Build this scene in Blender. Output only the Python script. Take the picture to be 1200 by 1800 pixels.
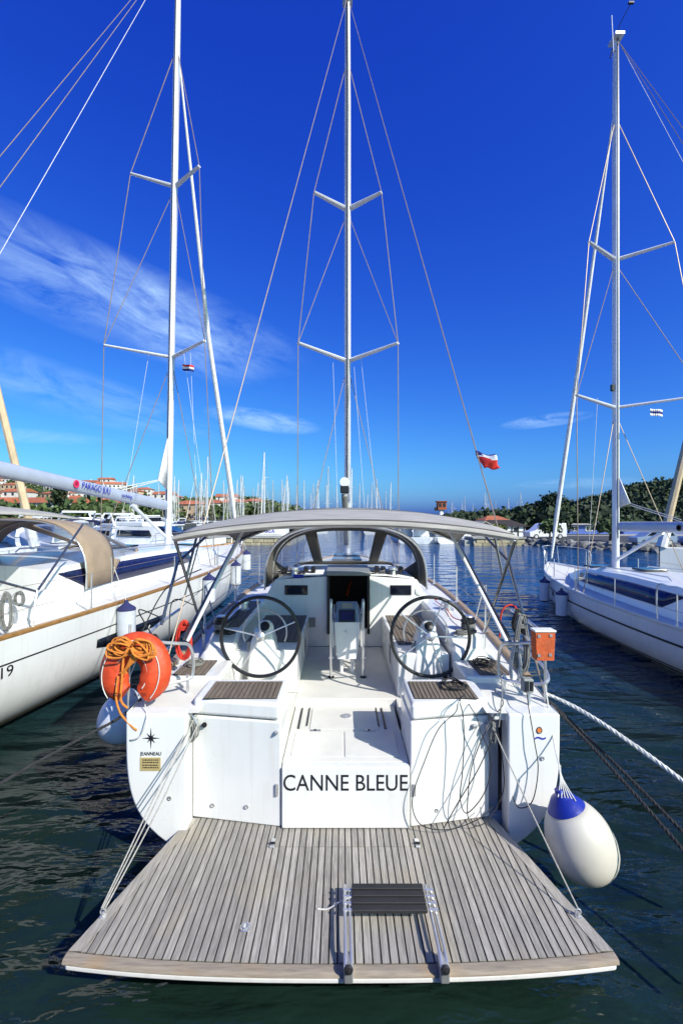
import bpy, math, random
from math import sin, cos, pi, radians, sqrt, atan2
from mathutils import Vector, Matrix
V = Vector
rnd = random.Random(7)
scene = bpy.context.scene
for o in list(bpy.data.objects): bpy.data.objects.remove(o)

# ------------------------------------------------------------------ camera
CAMZ = 2.95
cam_d = bpy.data.cameras.new('camera'); cam = bpy.data.objects.new('camera', cam_d)
scene.collection.objects.link(cam); scene.camera = cam
cam.location = (0, 0, CAMZ); cam.rotation_euler = (radians(90), 0, 0)
cam_d.sensor_fit = 'VERTICAL'; cam_d.sensor_height = 36; cam_d.sensor_width = 24; cam_d.lens = 16
cam_d.shift_y = 8/1800; cam_d.clip_start = 0.05; cam_d.clip_end = 6000

# ------------------------------------------------------------------ sky and sun
SUN_EL, SUN_AZ = radians(37), atan2(0.72, -0.69)       # azimuth measured from +Y towards +X
sun_vec = V((sin(SUN_AZ)*cos(SUN_EL), cos(SUN_AZ)*cos(SUN_EL), sin(SUN_EL)))
w = bpy.data.worlds.new('World'); scene.world = w; w.use_nodes = True
N, L = w.node_tree.nodes, w.node_tree.links
N.clear()
def nd(t, **k):
    n = N.new(t)
    for a, b in k.items(): setattr(n, a, b)
    return n
def mth(op, a, b=None, c=None):
    n = nd('ShaderNodeMath', operation=op)
    for i, v in enumerate((a, b, c)):
        if v is None: continue
        if isinstance(v, (int, float)): n.inputs[i].default_value = v
        else: L.new(v, n.inputs[i])
    return n.outputs[0]
sky = nd('ShaderNodeTexSky', sky_type='NISHITA'); sky.sun_disc = False
sky.sun_elevation = SUN_EL; sky.sun_rotation = SUN_AZ; sky.air_density = 1.0; sky.dust_density = 1.4; sky.ozone_density = 5.0
SKY_S, EXPO = 0.08, 0.42
sp_ = nd('ShaderNodeSeparateColor'); L.new(sky.outputs[0], sp_.inputs[0]); hs = nd('ShaderNodeCombineColor')
for i, (gm, gn) in enumerate(((1.75, 1.11), (1.60, 1.70), (0.70, 1.42))):     # deep polarised blue: contrast per channel
    L.new(mth('MULTIPLY', mth('POWER', mth('MULTIPLY', sp_.outputs[i], 0.1087), gm), gn/(SKY_S*2**EXPO)), hs.inputs[i])
tc = nd('ShaderNodeTexCoord'); sep = nd('ShaderNodeSeparateXYZ'); L.new(tc.outputs['Generated'], sep.inputs[0])
az = mth('ARCTAN2', sep.outputs[0], sep.outputs[1])
hyp = mth('SQRT', mth('ADD', mth('MULTIPLY', sep.outputs[0], sep.outputs[0]), mth('MULTIPLY', sep.outputs[1], sep.outputs[1])))
el = mth('ARCTAN2', sep.outputs[2], hyp)
def streak(ac, ec, ang, la, lb, sc, seed, amt):
    """wispy cirrus bank centred on azimuth ac / elevation ec, long axis tilted by ang"""
    dx = mth('SUBTRACT', az, ac); dy = mth('SUBTRACT', el, ec)
    u = mth('ADD', mth('MULTIPLY', dx, cos(ang)), mth('MULTIPLY', dy, sin(ang)))
    v = mth('SUBTRACT', mth('MULTIPLY', dy, cos(ang)), mth('MULTIPLY', dx, sin(ang)))
    m = mth('ADD', mth('POWER', mth('ABSOLUTE', mth('DIVIDE', u, la)), 2.0), mth('POWER', mth('ABSOLUTE', mth('DIVIDE', v, lb)), 2.0))
    m = mth('MAXIMUM', mth('SUBTRACT', 1.0, m), 0.0)
    cx = nd('ShaderNodeCombineXYZ'); L.new(mth('MULTIPLY', u, sc), cx.inputs[0]); L.new(mth('MULTIPLY', v, sc*3.2), cx.inputs[1]); cx.inputs[2].default_value = seed
    nz = nd('ShaderNodeTexNoise'); nz.inputs['Scale'].default_value = 1.0; nz.inputs['Detail'].default_value = 9; nz.inputs['Roughness'].default_value = 0.68
    nz.inputs['Distortion'].default_value = 0.7
    L.new(cx.outputs[0], nz.inputs['Vector'])
    n = mth('MAXIMUM', mth('MULTIPLY', mth('SUBTRACT', nz.outputs[0], 0.36), 3.0), 0.0)
    return mth('MULTIPLY', mth('MULTIPLY', m, n), amt)
cl = streak(-0.47, 0.405, -0.20, 0.42, 0.085, 6, 1.3, 0.50)
for s in (streak(-0.36, 0.375, -0.42, 0.22, 0.07, 8, 4.1, 0.50), streak(-0.56, 0.235, -0.20, 0.33, 0.05, 7, 7.7, 0.34), streak(-0.17, 0.205, -0.12, 0.13, 0.024, 12, 2.2, 0.8),
          streak(0.42, 0.19, 0.05, 0.09, 0.014, 14, 5.2, 0.65), streak(0.48, 0.065, 0.0, 0.13, 0.012, 11, 9.2, 0.3), streak(-0.60, 0.145, 0.02, 0.14, 0.014, 10, 3.2, 0.35),
          streak(1.6, 0.5, 0.4, 0.6, 0.12, 5, 8.2, 0.5), streak(2.9, 0.35, -0.3, 0.6, 0.1, 5, 6.6, 0.5)):
    cl = mth('ADD', cl, s)
cl = mth('MINIMUM', cl, 0.8)
mx = nd('ShaderNodeMixRGB'); L.new(cl, mx.inputs[0]); L.new(hs.outputs[0], mx.inputs[1]); mx.inputs[2].default_value = (5.6, 8.3, 11.6, 1)
bg = nd('ShaderNodeBackground'); bg.inputs[1].default_value = SKY_S; L.new(mx.outputs[0], bg.inputs[0])
wo = nd('ShaderNodeOutputWorld'); L.new(bg.outputs[0], wo.inputs[0])

sd = bpy.data.lights.new('sun', 'SUN'); sd.energy = 4.6; sd.angle = radians(0.5); sd.color = (1, 0.955, 0.89)
so = bpy.data.objects.new('sun', sd); scene.collection.objects.link(so); so.location = sun_vec*50
so.rotation_euler = (-sun_vec).to_track_quat('-Z', 'Y').to_euler()
scene.view_settings.view_transform = 'Standard'; scene.view_settings.look = 'None'
scene.view_settings.exposure = EXPO; scene.view_settings.gamma = 1; scene.view_settings.use_curve_mapping = False
scene.render.engine = 'CYCLES'

# ------------------------------------------------------------------ helpers
def P(px, py, d):
    """a point that stands d metres away, measured off the photograph"""
    return V(((px-600)/800*d, d, CAMZ-(py-908)/800*d))

class MB:
    def __init__(s): s.v = []; s.f = []; s.m = []
    def add(s, vs, fs, mi=0):
        b = len(s.v); s.v += [V(p) for p in vs]; s.f += [tuple(i+b for i in f) for f in fs]; s.m += [mi]*len(fs); return s
    def box(s, x0, x1, y0, y1, z0, z1, mi=0, rz=0):
        p = [(x0,y0,z0),(x1,y0,z0),(x1,y1,z0),(x0,y1,z0),(x0,y0,z1),(x1,y0,z1),(x1,y1,z1),(x0,y1,z1)]
        if rz:
            cx, cy = (x0+x1)/2, (y0+y1)/2
            p = [(cx+(x-cx)*cos(rz)-(y-cy)*sin(rz), cy+(x-cx)*sin(rz)+(y-cy)*cos(rz), z) for x,y,z in p]
        return s.add(p, [(3,2,1,0),(4,5,6,7),(0,1,5,4),(1,2,6,5),(2,3,7,6),(3,0,4,7)], mi)
    def cbox(s, c, sx, sy, sz, mat3=None, mi=0):
        p = [V((x*sx/2, y*sy/2, z*sz/2)) for z in (-1,1) for x,y in ((-1,-1),(1,-1),(1,1),(-1,1))]
        if mat3: p = [mat3 @ q for q in p]
        return s.add([q+V(c) for q in p], [(3,2,1,0),(4,5,6,7),(0,1,5,4),(1,2,6,5),(2,3,7,6),(3,0,4,7)], mi)
    def prism(s, poly, z0, z1, mi=0, axis='z'):
        n = len(poly)
        def q(a, b, c): return (a, b, c) if axis == 'z' else ((a, c, b) if axis == 'y' else (c, a, b))
        vs = [q(a, b, z0) for a, b in poly]+[q(a, b, z1) for a, b in poly]
        return s.add(vs, [tuple(range(n))[::-1], tuple(range(n, 2*n))]+[(i, (i+1)%n, n+(i+1)%n, n+i) for i in range(n)], mi)
    def tube(s, pts, r, n=8, closed=False, mi=0, flat=1.0):
        pts = [V(p) for p in pts]; k = len(pts)
        rs = r if isinstance(r, (list, tuple)) else [r]*k
        vs = []; up = None
        for i, p in enumerate(pts):
            if closed: t = pts[(i+1)%k]-pts[i-1]
            else: t = pts[min(i+1, k-1)]-pts[max(i-1, 0)]
            if t.length < 1e-9: t = V((0,0,1))
            t.normalize()
            if up is None:
                a = V((0,0,1)) if abs(t.z) < 0.9 else V((0,1,0))
                up = (a-t*a.dot(t)).normalized()
            else:
                up = up-t*up.dot(t); up.normalize()
            sd_ = t.cross(up)
            for j in range(n):
                a = 2*pi*j/n; vs.append(p+(up*cos(a)+sd_*sin(a)*flat)*rs[i])
        fs = [(i*n+j, i*n+(j+1)%n, (i+1)*n+(j+1)%n, (i+1)*n+j) for i in range(k-1) for j in range(n)]
        if closed: fs += [((k-1)*n+j, (k-1)*n+(j+1)%n, (j+1)%n, j) for j in range(n)]
        else: fs += [tuple(range(n))[::-1], tuple(range((k-1)*n, k*n))]
        return s.add(vs, fs, mi)
    def lathe(s, prof, c=(0,0,0), axis=(0,0,1), n=24, mi=0):
        ax = V(axis).normalized(); R = ax.to_track_quat('Z', 'Y').to_matrix(); c = V(c)
        vs = []
        for r, h in prof:
            for j in range(n): vs.append(c+R @ V((r*cos(2*pi*j/n), r*sin(2*pi*j/n), h)))
        k = len(prof)
        fs = [(i*n+j, i*n+(j+1)%n, (i+1)*n+(j+1)%n, (i+1)*n+j) for i in range(k-1) for j in range(n)]
        fs += [tuple(range(n))[::-1], tuple(range((k-1)*n, k*n))]
        return s.add(vs, fs, mi)
    def grid(s, rows, mi=0, close=False):
        k = len(rows[0]); vs = [p for r in rows for p in r]
        fs = [(i*k+j, i*k+(j+1)%k, (i+1)*k+(j+1)%k, (i+1)*k+j) for i in range(len(rows)-1) for j in range(k if close else k-1)]
        return s.add(vs, fs, mi)
    def build(s, name, mats, parent=None, bev=0, sharp=35, solid=0, sub=0, loc=None, segs=2):
        me = bpy.data.meshes.new(name)
        off = loc if loc is not None else ORG[0]
        me.from_pydata([tuple(p-off) for p in s.v], [], s.f)
        if not isinstance(mats, (list, tuple)): mats = [mats]
        for m in mats: me.materials.append(m)
        if len(mats) > 1: me.polygons.foreach_set('material_index', s.m)
        me.polygons.foreach_set('use_smooth', [True]*len(me.polygons)); me.set_sharp_from_angle(angle=radians(sharp))
        me.update()
        o = bpy.data.objects.new(name, me); scene.collection.objects.link(o)
        if parent is not None: o.parent = parent
        else: o.location = off
        if solid: md = o.modifiers.new('s', 'SOLIDIFY'); md.thickness = solid; md.offset = 0
        if sub: md = o.modifiers.new('u', 'SUBSURF'); md.levels = sub; md.render_levels = sub
        if bev:
            md = o.modifiers.new('b', 'BEVEL'); md.width = bev; md.segments = segs; md.limit_method = 'ANGLE'; md.angle_limit = radians(40); md.harden_normals = True
        return o
ORG = [V((0,0,0))]
def tag(o, label=None, cat=None, group=None, kind=None):
    if label: o['label'] = label
    if cat: o['category'] = cat
    if group: o['group'] = group
    if kind: o['kind'] = kind
    return o
def thing(name, label, cat, loc, group=None, rz=0, local=False):
    o = bpy.data.objects.new(name, None); scene.collection.objects.link(o); o.location = loc; o.rotation_euler = (0,0,rz)
    o.empty_display_size = 0.3
    ORG[0] = V((0,0,0)) if local else V(loc)
    return tag(o, label, cat, group)
def solo(mb, name, mats, label, cat, base, group=None, **k):
    o = mb.build(name, mats, None, loc=V(base), **k); return tag(o, label, cat, group)
def struct(mb, name, mats, **k):
    o = mb.build(name, mats, None, loc=V((0,0,0)), **k); o['kind'] = 'structure'; return o
def kids(o): return [c for c in bpy.data.objects if c.parent == o]
def copy_tree(o, parent=None):
    c = o.copy(); scene.collection.objects.link(c); c.parent = parent
    for ch in kids(o): copy_tree(ch, c)
    return c
def crom(xs, ys, x):
    """smooth interpolation through a table"""
    if x <= xs[0]: return ys[0]
    if x >= xs[-1]: return ys[-1]
    i = max(k for k in range(len(xs)-1) if xs[k] <= x)
    h = xs[i+1]-xs[i]; t = (x-xs[i])/h
    def slope(k):
        if k == 0: return (ys[1]-ys[0])/(xs[1]-xs[0])
        if k == len(xs)-1: return (ys[-1]-ys[-2])/(xs[-1]-xs[-2])
        return (ys[k+1]-ys[k-1])/(xs[k+1]-xs[k-1])
    a, b = slope(i)*h, slope(i+1)*h
    return (2*t**3-3*t**2+1)*ys[i]+(t**3-2*t**2+t)*a+(-2*t**3+3*t**2)*ys[i+1]+(t**3-t**2)*b
def smooth(pts, k=6, closed=False):
    pts = [V(p) for p in pts]; n = len(pts); out = []
    for i in range(n if closed else n-1):
        p0 = pts[i-1] if (closed or i) else pts[0]; p1 = pts[i]; p2 = pts[(i+1)%n]; p3 = pts[(i+2)%n] if (closed or i+2 < n) else pts[-1]
        for j in range(k):
            t = j/k
            out.append(0.5*((2*p1)+(p2-p0)*t+(2*p0-5*p1+4*p2-p3)*t*t+(3*p1-p0-3*p2+p3)*t**3))
    if not closed: out.append(pts[-1])
    return out
def clip(poly, a, b, c):
    """keep the part of poly where a*x+b*y+c >= 0"""
    out = []
    for i in range(len(poly)):
        p, q = poly[i], poly[(i+1)%len(poly)]
        dp, dq = a*p[0]+b*p[1]+c, a*q[0]+b*q[1]+c
        if dp >= 0: out.append(p)
        if dp*dq < 0: t = dp/(dp-dq); out.append((p[0]+(q[0]-p[0])*t, p[1]+(q[1]-p[1])*t))
    return out
def rope(mb, pts, r, pitch=None, strands=3, mi=0, k=8):
    """a laid rope: strands twisted round the path"""
    pts = smooth(pts, k); pitch = pitch or r*7
    path = [pts[0]]; step = pitch/7
    for a, b in zip(pts[:-1], pts[1:]):
        n = max(1, int((b-a).length/step)); path += [a.lerp(b, (i+1)/n) for i in range(n)]
    up = None; fr = []
    dist = 0
    for i, p in enumerate(path):
        t = (path[min(i+1, len(path)-1)]-path[max(i-1, 0)]).normalized()
        if up is None:
            a = V((0,0,1)) if abs(t.z) < .9 else V((1,0,0)); up = (a-t*a.dot(t)).normalized()
        else: up = (up-t*up.dot(t)).normalized()
        if i: dist += (p-path[i-1]).length
        fr.append((p, up.copy(), t.cross(up), dist))
    for s_ in range(strands):
        q = []
        for p, u, v_, dd in fr:
            a = 2*pi*(dd/pitch+s_/strands); q.append(p+(u*cos(a)+v_*sin(a))*r*0.5)
        mb.tube(q, r*0.56, 5, mi=mi)
    return mb

# ------------------------------------------------------------------ materials
def material(name, col, rough=0.5, metal=0.0, var=0.12, scale=6.0, bump=0.0, bscale=40.0, coat=0.0, grain=None, rand=0.0, spec=None, ior=None, stains=None, detail=6):
    m = bpy.data.materials.new(name); m.use_nodes = True
    n, l = m.node_tree.nodes, m.node_tree.links; b = n['Principled BSDF']
    b.inputs['Roughness'].default_value = rough; b.inputs['Metallic'].default_value = metal
    if coat: b.inputs['Coat Weight'].default_value = coat; b.inputs['Coat Roughness'].default_value = 0.06
    if spec is not None: b.inputs['Specular IOR Level'].default_value = spec
    g = n.new('ShaderNodeNewGeometry'); mp = n.new('ShaderNodeMapping'); l.new(g.outputs['Position'], mp.inputs[0])
    if grain: mp.inputs['Scale'].default_value = grain
    nz = n.new('ShaderNodeTexNoise'); nz.inputs['Scale'].default_value = scale; nz.inputs['Detail'].default_value = detail; nz.inputs['Roughness'].default_value = 0.6
    l.new(mp.outputs[0], nz.inputs['Vector'])
    cr = n.new('ShaderNodeMapRange'); cr.inputs[1].default_value = 0.3; cr.inputs[2].default_value = 0.7; cr.inputs[3].default_value = 1-var; cr.inputs[4].default_value = 1+var*0.6
    l.new(nz.outputs[0], cr.inputs[0])
    val = cr.outputs[0]
    if rand:
        oi = n.new('ShaderNodeObjectInfo'); mr = n.new('ShaderNodeMapRange'); mr.inputs[3].default_value = 1-rand; mr.inputs[4].default_value = 1+rand
        l.new(oi.outputs['Random'], mr.inputs[0]); mm = n.new('ShaderNodeMath'); mm.operation = 'MULTIPLY'; l.new(val, mm.inputs[0]); l.new(mr.outputs[0], mm.inputs[1]); val = mm.outputs[0]
    vm = n.new('ShaderNodeVectorMath'); vm.operation = 'SCALE'; vm.inputs[0].default_value = col; l.new(val, vm.inputs['Scale'])
    out = vm.outputs[0]
    if stains:
        sc, amt, scol = stains
        n2 = n.new('ShaderNodeTexNoise'); n2.inputs['Scale'].default_value = sc; n2.inputs['Detail'].default_value = 5; l.new(g.outputs['Position'], n2.inputs['Vector'])
        m2 = n.new('ShaderNodeMapRange'); m2.inputs[1].default_value = 0.52; m2.inputs[2].default_value = 0.72; m2.inputs[4].default_value = amt; l.new(n2.outputs[0], m2.inputs[0])
        mx = n.new('ShaderNodeMixRGB'); l.new(m2.outputs[0], mx.inputs[0]); l.new(out, mx.inputs[1]); mx.inputs[2].default_value = (*scol, 1); out = mx.outputs[0]
    l.new(out, b.inputs['Base Color'])
    if bump:
        n3 = n.new('ShaderNodeTexNoise'); n3.inputs['Scale'].default_value = bscale; n3.inputs['Detail'].default_value = 4; l.new(mp.outputs[0], n3.inputs['Vector'])
        bp = n.new('ShaderNodeBump'); bp.inputs['Strength'].default_value = bump; bp.inputs['Distance'].default_value = 0.01
        l.new(n3.outputs[0], bp.inputs['Height']); l.new(bp.outputs[0], b.inputs['Normal'])
    # roughness wear
    rr = n.new('ShaderNodeMapRange'); rr.inputs[3].default_value = max(0.02, rough*0.8); rr.inputs[4].default_value = min(1, rough*1.25); l.new(nz.outputs[0], rr.inputs[0]); l.new(rr.outputs[0], b.inputs['Roughness'])
    return m
M = {}
M['gel'] = material('white_gelcoat', (0.74,0.735,0.72), 0.28, var=0.05, scale=1.7, coat=0.3, stains=(2.3, 0.22, (0.62,0.60,0.55)))
def streaks(mt, amt, col):
    n, l = mt.node_tree.nodes, mt.node_tree.links; b = n['Principled BSDF']; src = b.inputs['Base Color'].links[0].from_socket
    g = n.new('ShaderNodeNewGeometry'); mp = n.new('ShaderNodeMapping'); mp.inputs['Scale'].default_value = (14, 14, 0.9); l.new(g.outputs['Position'], mp.inputs[0])
    t = n.new('ShaderNodeTexNoise'); t.inputs['Scale'].default_value = 1; t.inputs['Detail'].default_value = 4; l.new(mp.outputs[0], t.inputs['Vector'])
    r = n.new('ShaderNodeMapRange'); r.inputs[1].default_value = .53; r.inputs[2].default_value = .78; r.inputs[4].default_value = amt; l.new(t.outputs[0], r.inputs[0])
    sx = n.new('ShaderNodeTexNoise'); sx.inputs['Scale'].default_value = 90; sx.inputs['Detail'].default_value = 2; l.new(g.outputs['Position'], sx.inputs['Vector'])
    r2_ = n.new('ShaderNodeMapRange'); r2_.inputs[1].default_value = .70; r2_.inputs[2].default_value = .76; r2_.inputs[4].default_value = amt*1.2; l.new(sx.outputs[0], r2_.inputs[0])
    ad = n.new('ShaderNodeMath'); ad.operation = 'MAXIMUM'; l.new(r.outputs[0], ad.inputs[0]); l.new(r2_.outputs[0], ad.inputs[1])
    m_ = n.new('ShaderNodeMixRGB'); l.new(ad.outputs[0], m_.inputs[0]); l.new(src, m_.inputs[1]); m_.inputs[2].default_value = (*col, 1); l.new(m_.outputs[0], b.inputs['Base Color'])
streaks(M['gel'], 0.30, (0.50,0.47,0.40))
M['deck'] = material('nonskid_deck', (0.66,0.645,0.60), 0.6, var=0.06, scale=5, bump=0.25, bscale=160, stains=(3.5, 0.35, (0.56,0.54,0.48)))
M['gel_old'] = material('white_hull_paint', (0.66,0.665,0.66), 0.3, var=0.08, scale=1.2, coat=0.2, stains=(0.9, 0.3, (0.58,0.59,0.6)))
M['far_white'] = material('boat_white', (0.72,0.73,0.74), 0.4, var=0.15, scale=1.5, rand=0.08)
streaks(M['gel_old'], 0.35, (0.42,0.40,0.34))
M['antifoul'] = material('hull_bottom', (0.02,0.035,0.09), 0.6, var=0.3)
M['teak'] = material('weathered_teak', (0.325,0.30,0.265), 0.75, var=0.38, scale=9, grain=(9,0.7,9), bump=0.35, bscale=30, rand=0.20, stains=(2.6, 0.45, (0.36,0.30,0.21)))
M['teak_x'] = material('teak_seat', (0.17,0.135,0.105), 0.7, var=0.35, scale=9, grain=(9,0.7,9), bump=0.3, bscale=30, rand=0.12)
M['teak_edge'] = material('teak_edge', (0.27,0.225,0.175), 0.7, var=0.3, scale=9, grain=(0.7,9,9), bump=0.3, bscale=30, stains=(3, 0.6, (0.34,0.215,0.10)))
M['wood'] = material('varnished_rail', (0.36,0.19,0.065), 0.4, var=0.35, scale=8, grain=(6,1,6), coat=0.2)
M['wood_pale'] = material('pale_rail', (0.33,0.235,0.15), 0.55, var=0.3, scale=8, grain=(6,1,6))
M['caulk'] = material('black_caulk', (0.012,0.012,0.012), 0.7)
M['black'] = material('black_plastic', (0.014,0.014,0.016), 0.35, var=0.3)
M['rubber'] = material('black_rubber', (0.02,0.02,0.022), 0.6, var=0.3)
M['steel'] = material('stainless_steel', (0.66,0.66,0.66), 0.30, 0.75, var=0.1)
M['tube'] = material('bimini_tube', (0.20,0.20,0.205), 0.22, 0.85, var=0.1)
M['wire'] = material('rigging_wire', (0.30,0.235,0.175), 0.45, 0.3, var=0.15)
M['alu'] = material('mast_aluminium', (0.60,0.61,0.63), 0.34, 0.35, var=0.12, scale=3)
M['mast_white'] = material('mast_white', (0.70,0.71,0.73), 0.35, 0.15, var=0.1, scale=2)
M['boom'] = material('boom_grey', (0.42,0.46,0.54), 0.4, 0.2, var=0.1, scale=2)
M['canvas'] = material('grey_canvas', (0.36,0.34,0.305), 0.9, var=0.28, scale=5, grain=(0.5,4,4), bump=0.6, bscale=9)
M['canvas_d'] = material('dark_taupe_canvas', (0.115,0.105,0.09), 0.9, var=0.2, scale=5, bump=0.3, bscale=14)
M['canvas_t'] = material('tan_canvas', (0.30,0.225,0.155), 0.9, var=0.15, scale=4, bump=0.3, bscale=12)
M['canvas_n'] = material('navy_cloth', (0.018,0.022,0.10), 0.85, var=0.3, bump=0.4, bscale=60)
M['sailcloth'] = material('furled_sail', (0.72,0.71,0.68), 0.8, var=0.15, scale=2, grain=(1,1,4), bump=0.4, bscale=8)
M['sail_tan'] = material('tan_sail_cover', (0.55,0.42,0.26), 0.8, var=0.2, scale=2, bump=0.4, bscale=8)
M['glass_d'] = material('tinted_window', (0.008,0.010,0.018), 0.06, var=0.3)
M['glass_b'] = material('blue_tinted_window', (0.01,0.015,0.06), 0.08, var=0.3)
streaks(M['fender'] if 'fender' in M else M['gel'], 0.0, (0.4,0.36,0.28))
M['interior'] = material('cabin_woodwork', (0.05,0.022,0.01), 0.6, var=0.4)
M['orange'] = material('orange_vinyl', (0.60,0.060,0.013), 0.55, var=0.25, scale=8, bump=0.8, bscale=14, stains=(9, 0.35, (0.62,0.16,0.05)))
M['orange_c'] = material('orange_canvas_box', (0.50,0.09,0.022), 0.8, var=0.25, scale=14, bump=0.5, bscale=30, stains=(20, 0.4, (0.6,0.25,0.12)))
M['rope_o'] = material('orange_rope', (0.62,0.20,0.025), 0.8, var=0.3, scale=30)
M['rope_r'] = material('red_rope', (0.55,0.035,0.02), 0.8, var=0.3, scale=30)
M['rope_w'] = material('white_rope', (0.62,0.61,0.57), 0.85, var=0.25, scale=40)
M['rope_m'] = material('worn_rope', (0.36,0.345,0.31), 0.85, var=0.35, scale=60)
M['rope_g'] = material('grey_rope', (0.20,0.20,0.19), 0.85, var=0.35, scale=40)
M['rope_k'] = material('black_rope', (0.02,0.02,0.022), 0.8, var=0.3, scale=40)
M['fender'] = material('cream_fender', (0.56,0.53,0.45), 0.35, var=0.06, scale=4, coat=0.2, bump=0.05, bscale=8, stains=(7, 0.5, (0.50,0.44,0.33)))
M['fender_w'] = material('pale_fender', (0.55,0.58,0.63), 0.4, var=0.08, scale=4, stains=(5, 0.3, (0.40,0.41,0.42)))
M['blue_v'] = material('blue_vinyl', (0.010,0.025,0.28), 0.4, var=0.2, bump=0.2, bscale=40)
M['decal'] = material('black_decal', (0.012,0.013,0.018), 0.4, var=0.2)
M['sticker'] = material('yellow_card', (0.45,0.35,0.15), 0.6, var=0.12, scale=30)
M['screen'] = material('plotter_screen', (0.01,0.018,0.10), 0.08, var=0.2)
M['cover'] = material('blue_grey_pod', (0.16,0.22,0.34), 0.5, var=0.2)
M['white_p'] = material('white_plastic', (0.72,0.72,0.70), 0.4, var=0.08)
M['grey_p'] = material('grey_plastic', (0.24,0.25,0.24), 0.5, var=0.15)
M['red'] = material('red_cloth', (0.62,0.03,0.02), 0.8, var=0.15)
M['blue_c'] = material('blue_cloth', (0.01,0.02,0.16), 0.8)
M['white_c'] = material('white_cloth', (0.75,0.75,0.75), 0.8)
M['gold'] = material('gold_stripe', (0.36,0.20,0.07), 0.5)
M['plaster'] = material('house_plaster', (0.60,0.575,0.53), 0.85, var=0.15, scale=0.6, rand=0.12)
M['plaster_b'] = material('ochre_plaster', (0.50,0.36,0.24), 0.85, var=0.15, scale=0.6, rand=0.12)
M['tile'] = material('terracotta_roof', (0.42,0.125,0.055), 0.85, var=0.35, scale=1.2, rand=0.2)
M['pane'] = material('house_window', (0.02,0.025,0.03), 0.2)
M['stone'] = material('pale_limestone', (0.36,0.31,0.20), 0.9, var=0.35, scale=2.5, bump=0.6, bscale=5, rand=0.2)
M['rock'] = material('shore_rock', (0.17,0.165,0.155), 0.9, var=0.45, scale=2.5, bump=0.8, bscale=6, rand=0.35)
M['asphalt'] = material('asphalt', (0.055,0.055,0.055), 0.9, var=0.3, scale=2)
M['concrete'] = material('concrete', (0.33,0.32,0.29), 0.9, var=0.25, scale=1.5)
M['quay'] = material('bounce_quay_stone', (0.50,0.46,0.40), 0.9, var=0.2, scale=1.5)
M['soil'] = material('dry_hillside', (0.05,0.055,0.025), 0.95, var=0.5, scale=0.12)
M['bark'] = material('bark', (0.06,0.045,0.035), 0.9, var=0.4)
M['leaf_d'] = material('dark_foliage', (0.026,0.044,0.016), 0.8, var=0.7, scale=0.35, rand=0.2)
M['leaf_m'] = material('green_foliage', (0.055,0.088,0.024), 0.8, var=0.6, scale=0.5, rand=0.25)
M['leaf_y'] = material('yellow_green_foliage', (0.14,0.17,0.03), 0.8, var=0.5, scale=1, rand=0.2)
M['car_w'] = material('white_car_paint', (0.68,0.69,0.70), 0.3, coat=0.6, var=0.04)
M['car_b'] = material('blue_car_paint', (0.07,0.13,0.32), 0.3, coat=0.6, var=0.05)
M['car_s'] = material('silver_car_paint', (0.20,0.26,0.36), 0.3, coat=0.6, var=0.05)
M['blue_wall'] = material('blue_board_wall', (0.07,0.13,0.42), 0.7, var=0.2, scale=3, grain=(6,6,0.4))
M['dark_wood'] = material('dark_timber', (0.035,0.027,0.02), 0.8, var=0.4)
M['tower_red'] = material('red_brown_paint', (0.33,0.08,0.03), 0.7, var=0.3)
M['pink'] = material('logo_red', (0.60,0.03,0.10), 0.5)
M['logo_blue'] = material('logo_blue', (0.02,0.03,0.35), 0.5)
M['logo_or'] = material('logo_orange', (0.7,0.2,0.05), 0.5)

# clear vinyl windows of the sprayhoods
m = bpy.data.materials.new('clear_vinyl'); m.use_nodes = True; n, l = m.node_tree.nodes, m.node_tree.links
n.remove(n['Principled BSDF']); tr = n.new('ShaderNodeBsdfTransparent'); tr.inputs[0].default_value = (0.92,0.94,0.97,1); gl = n.new('ShaderNodeBsdfGlossy'); gl.inputs['Roughness'].default_value = 0.09
gl.inputs[0].default_value = (0.8,0.85,0.95,1)
fz = n.new('ShaderNodeFresnel'); fz.inputs[0].default_value = 1.5; df = n.new('ShaderNodeBsdfDiffuse'); df.inputs[0].default_value = (0.5,0.56,0.66,1)
nz = n.new('ShaderNodeTexNoise'); nz.inputs['Scale'].default_value = 6; bp = n.new('ShaderNodeBump'); bp.inputs['Strength'].default_value = 0.25; bp.inputs['Distance'].default_value = 0.03; l.new(nz.outputs[0], bp.inputs['Height']); l.new(bp.outputs[0], gl.inputs['Normal'])
x1 = n.new('ShaderNodeMixShader'); x1.inputs[0].default_value = 0.05; l.new(tr.outputs[0], x1.inputs[1]); l.new(df.outputs[0], x1.inputs[2])
x2 = n.new('ShaderNodeMixShader'); fm2 = n.new('ShaderNodeMath'); fm2.operation = 'MULTIPLY'; fm2.inputs[1].default_value = 0.32; l.new(fz.outputs[0], fm2.inputs[0]); l.new(fm2.outputs[0], x2.inputs[0]); l.new(x1.outputs[0], x2.inputs[1]); l.new(gl.outputs[0], x2.inputs[2])
l.new(x2.outputs[0], n['Material Output'].inputs[0]); M['vinyl'] = m

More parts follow.
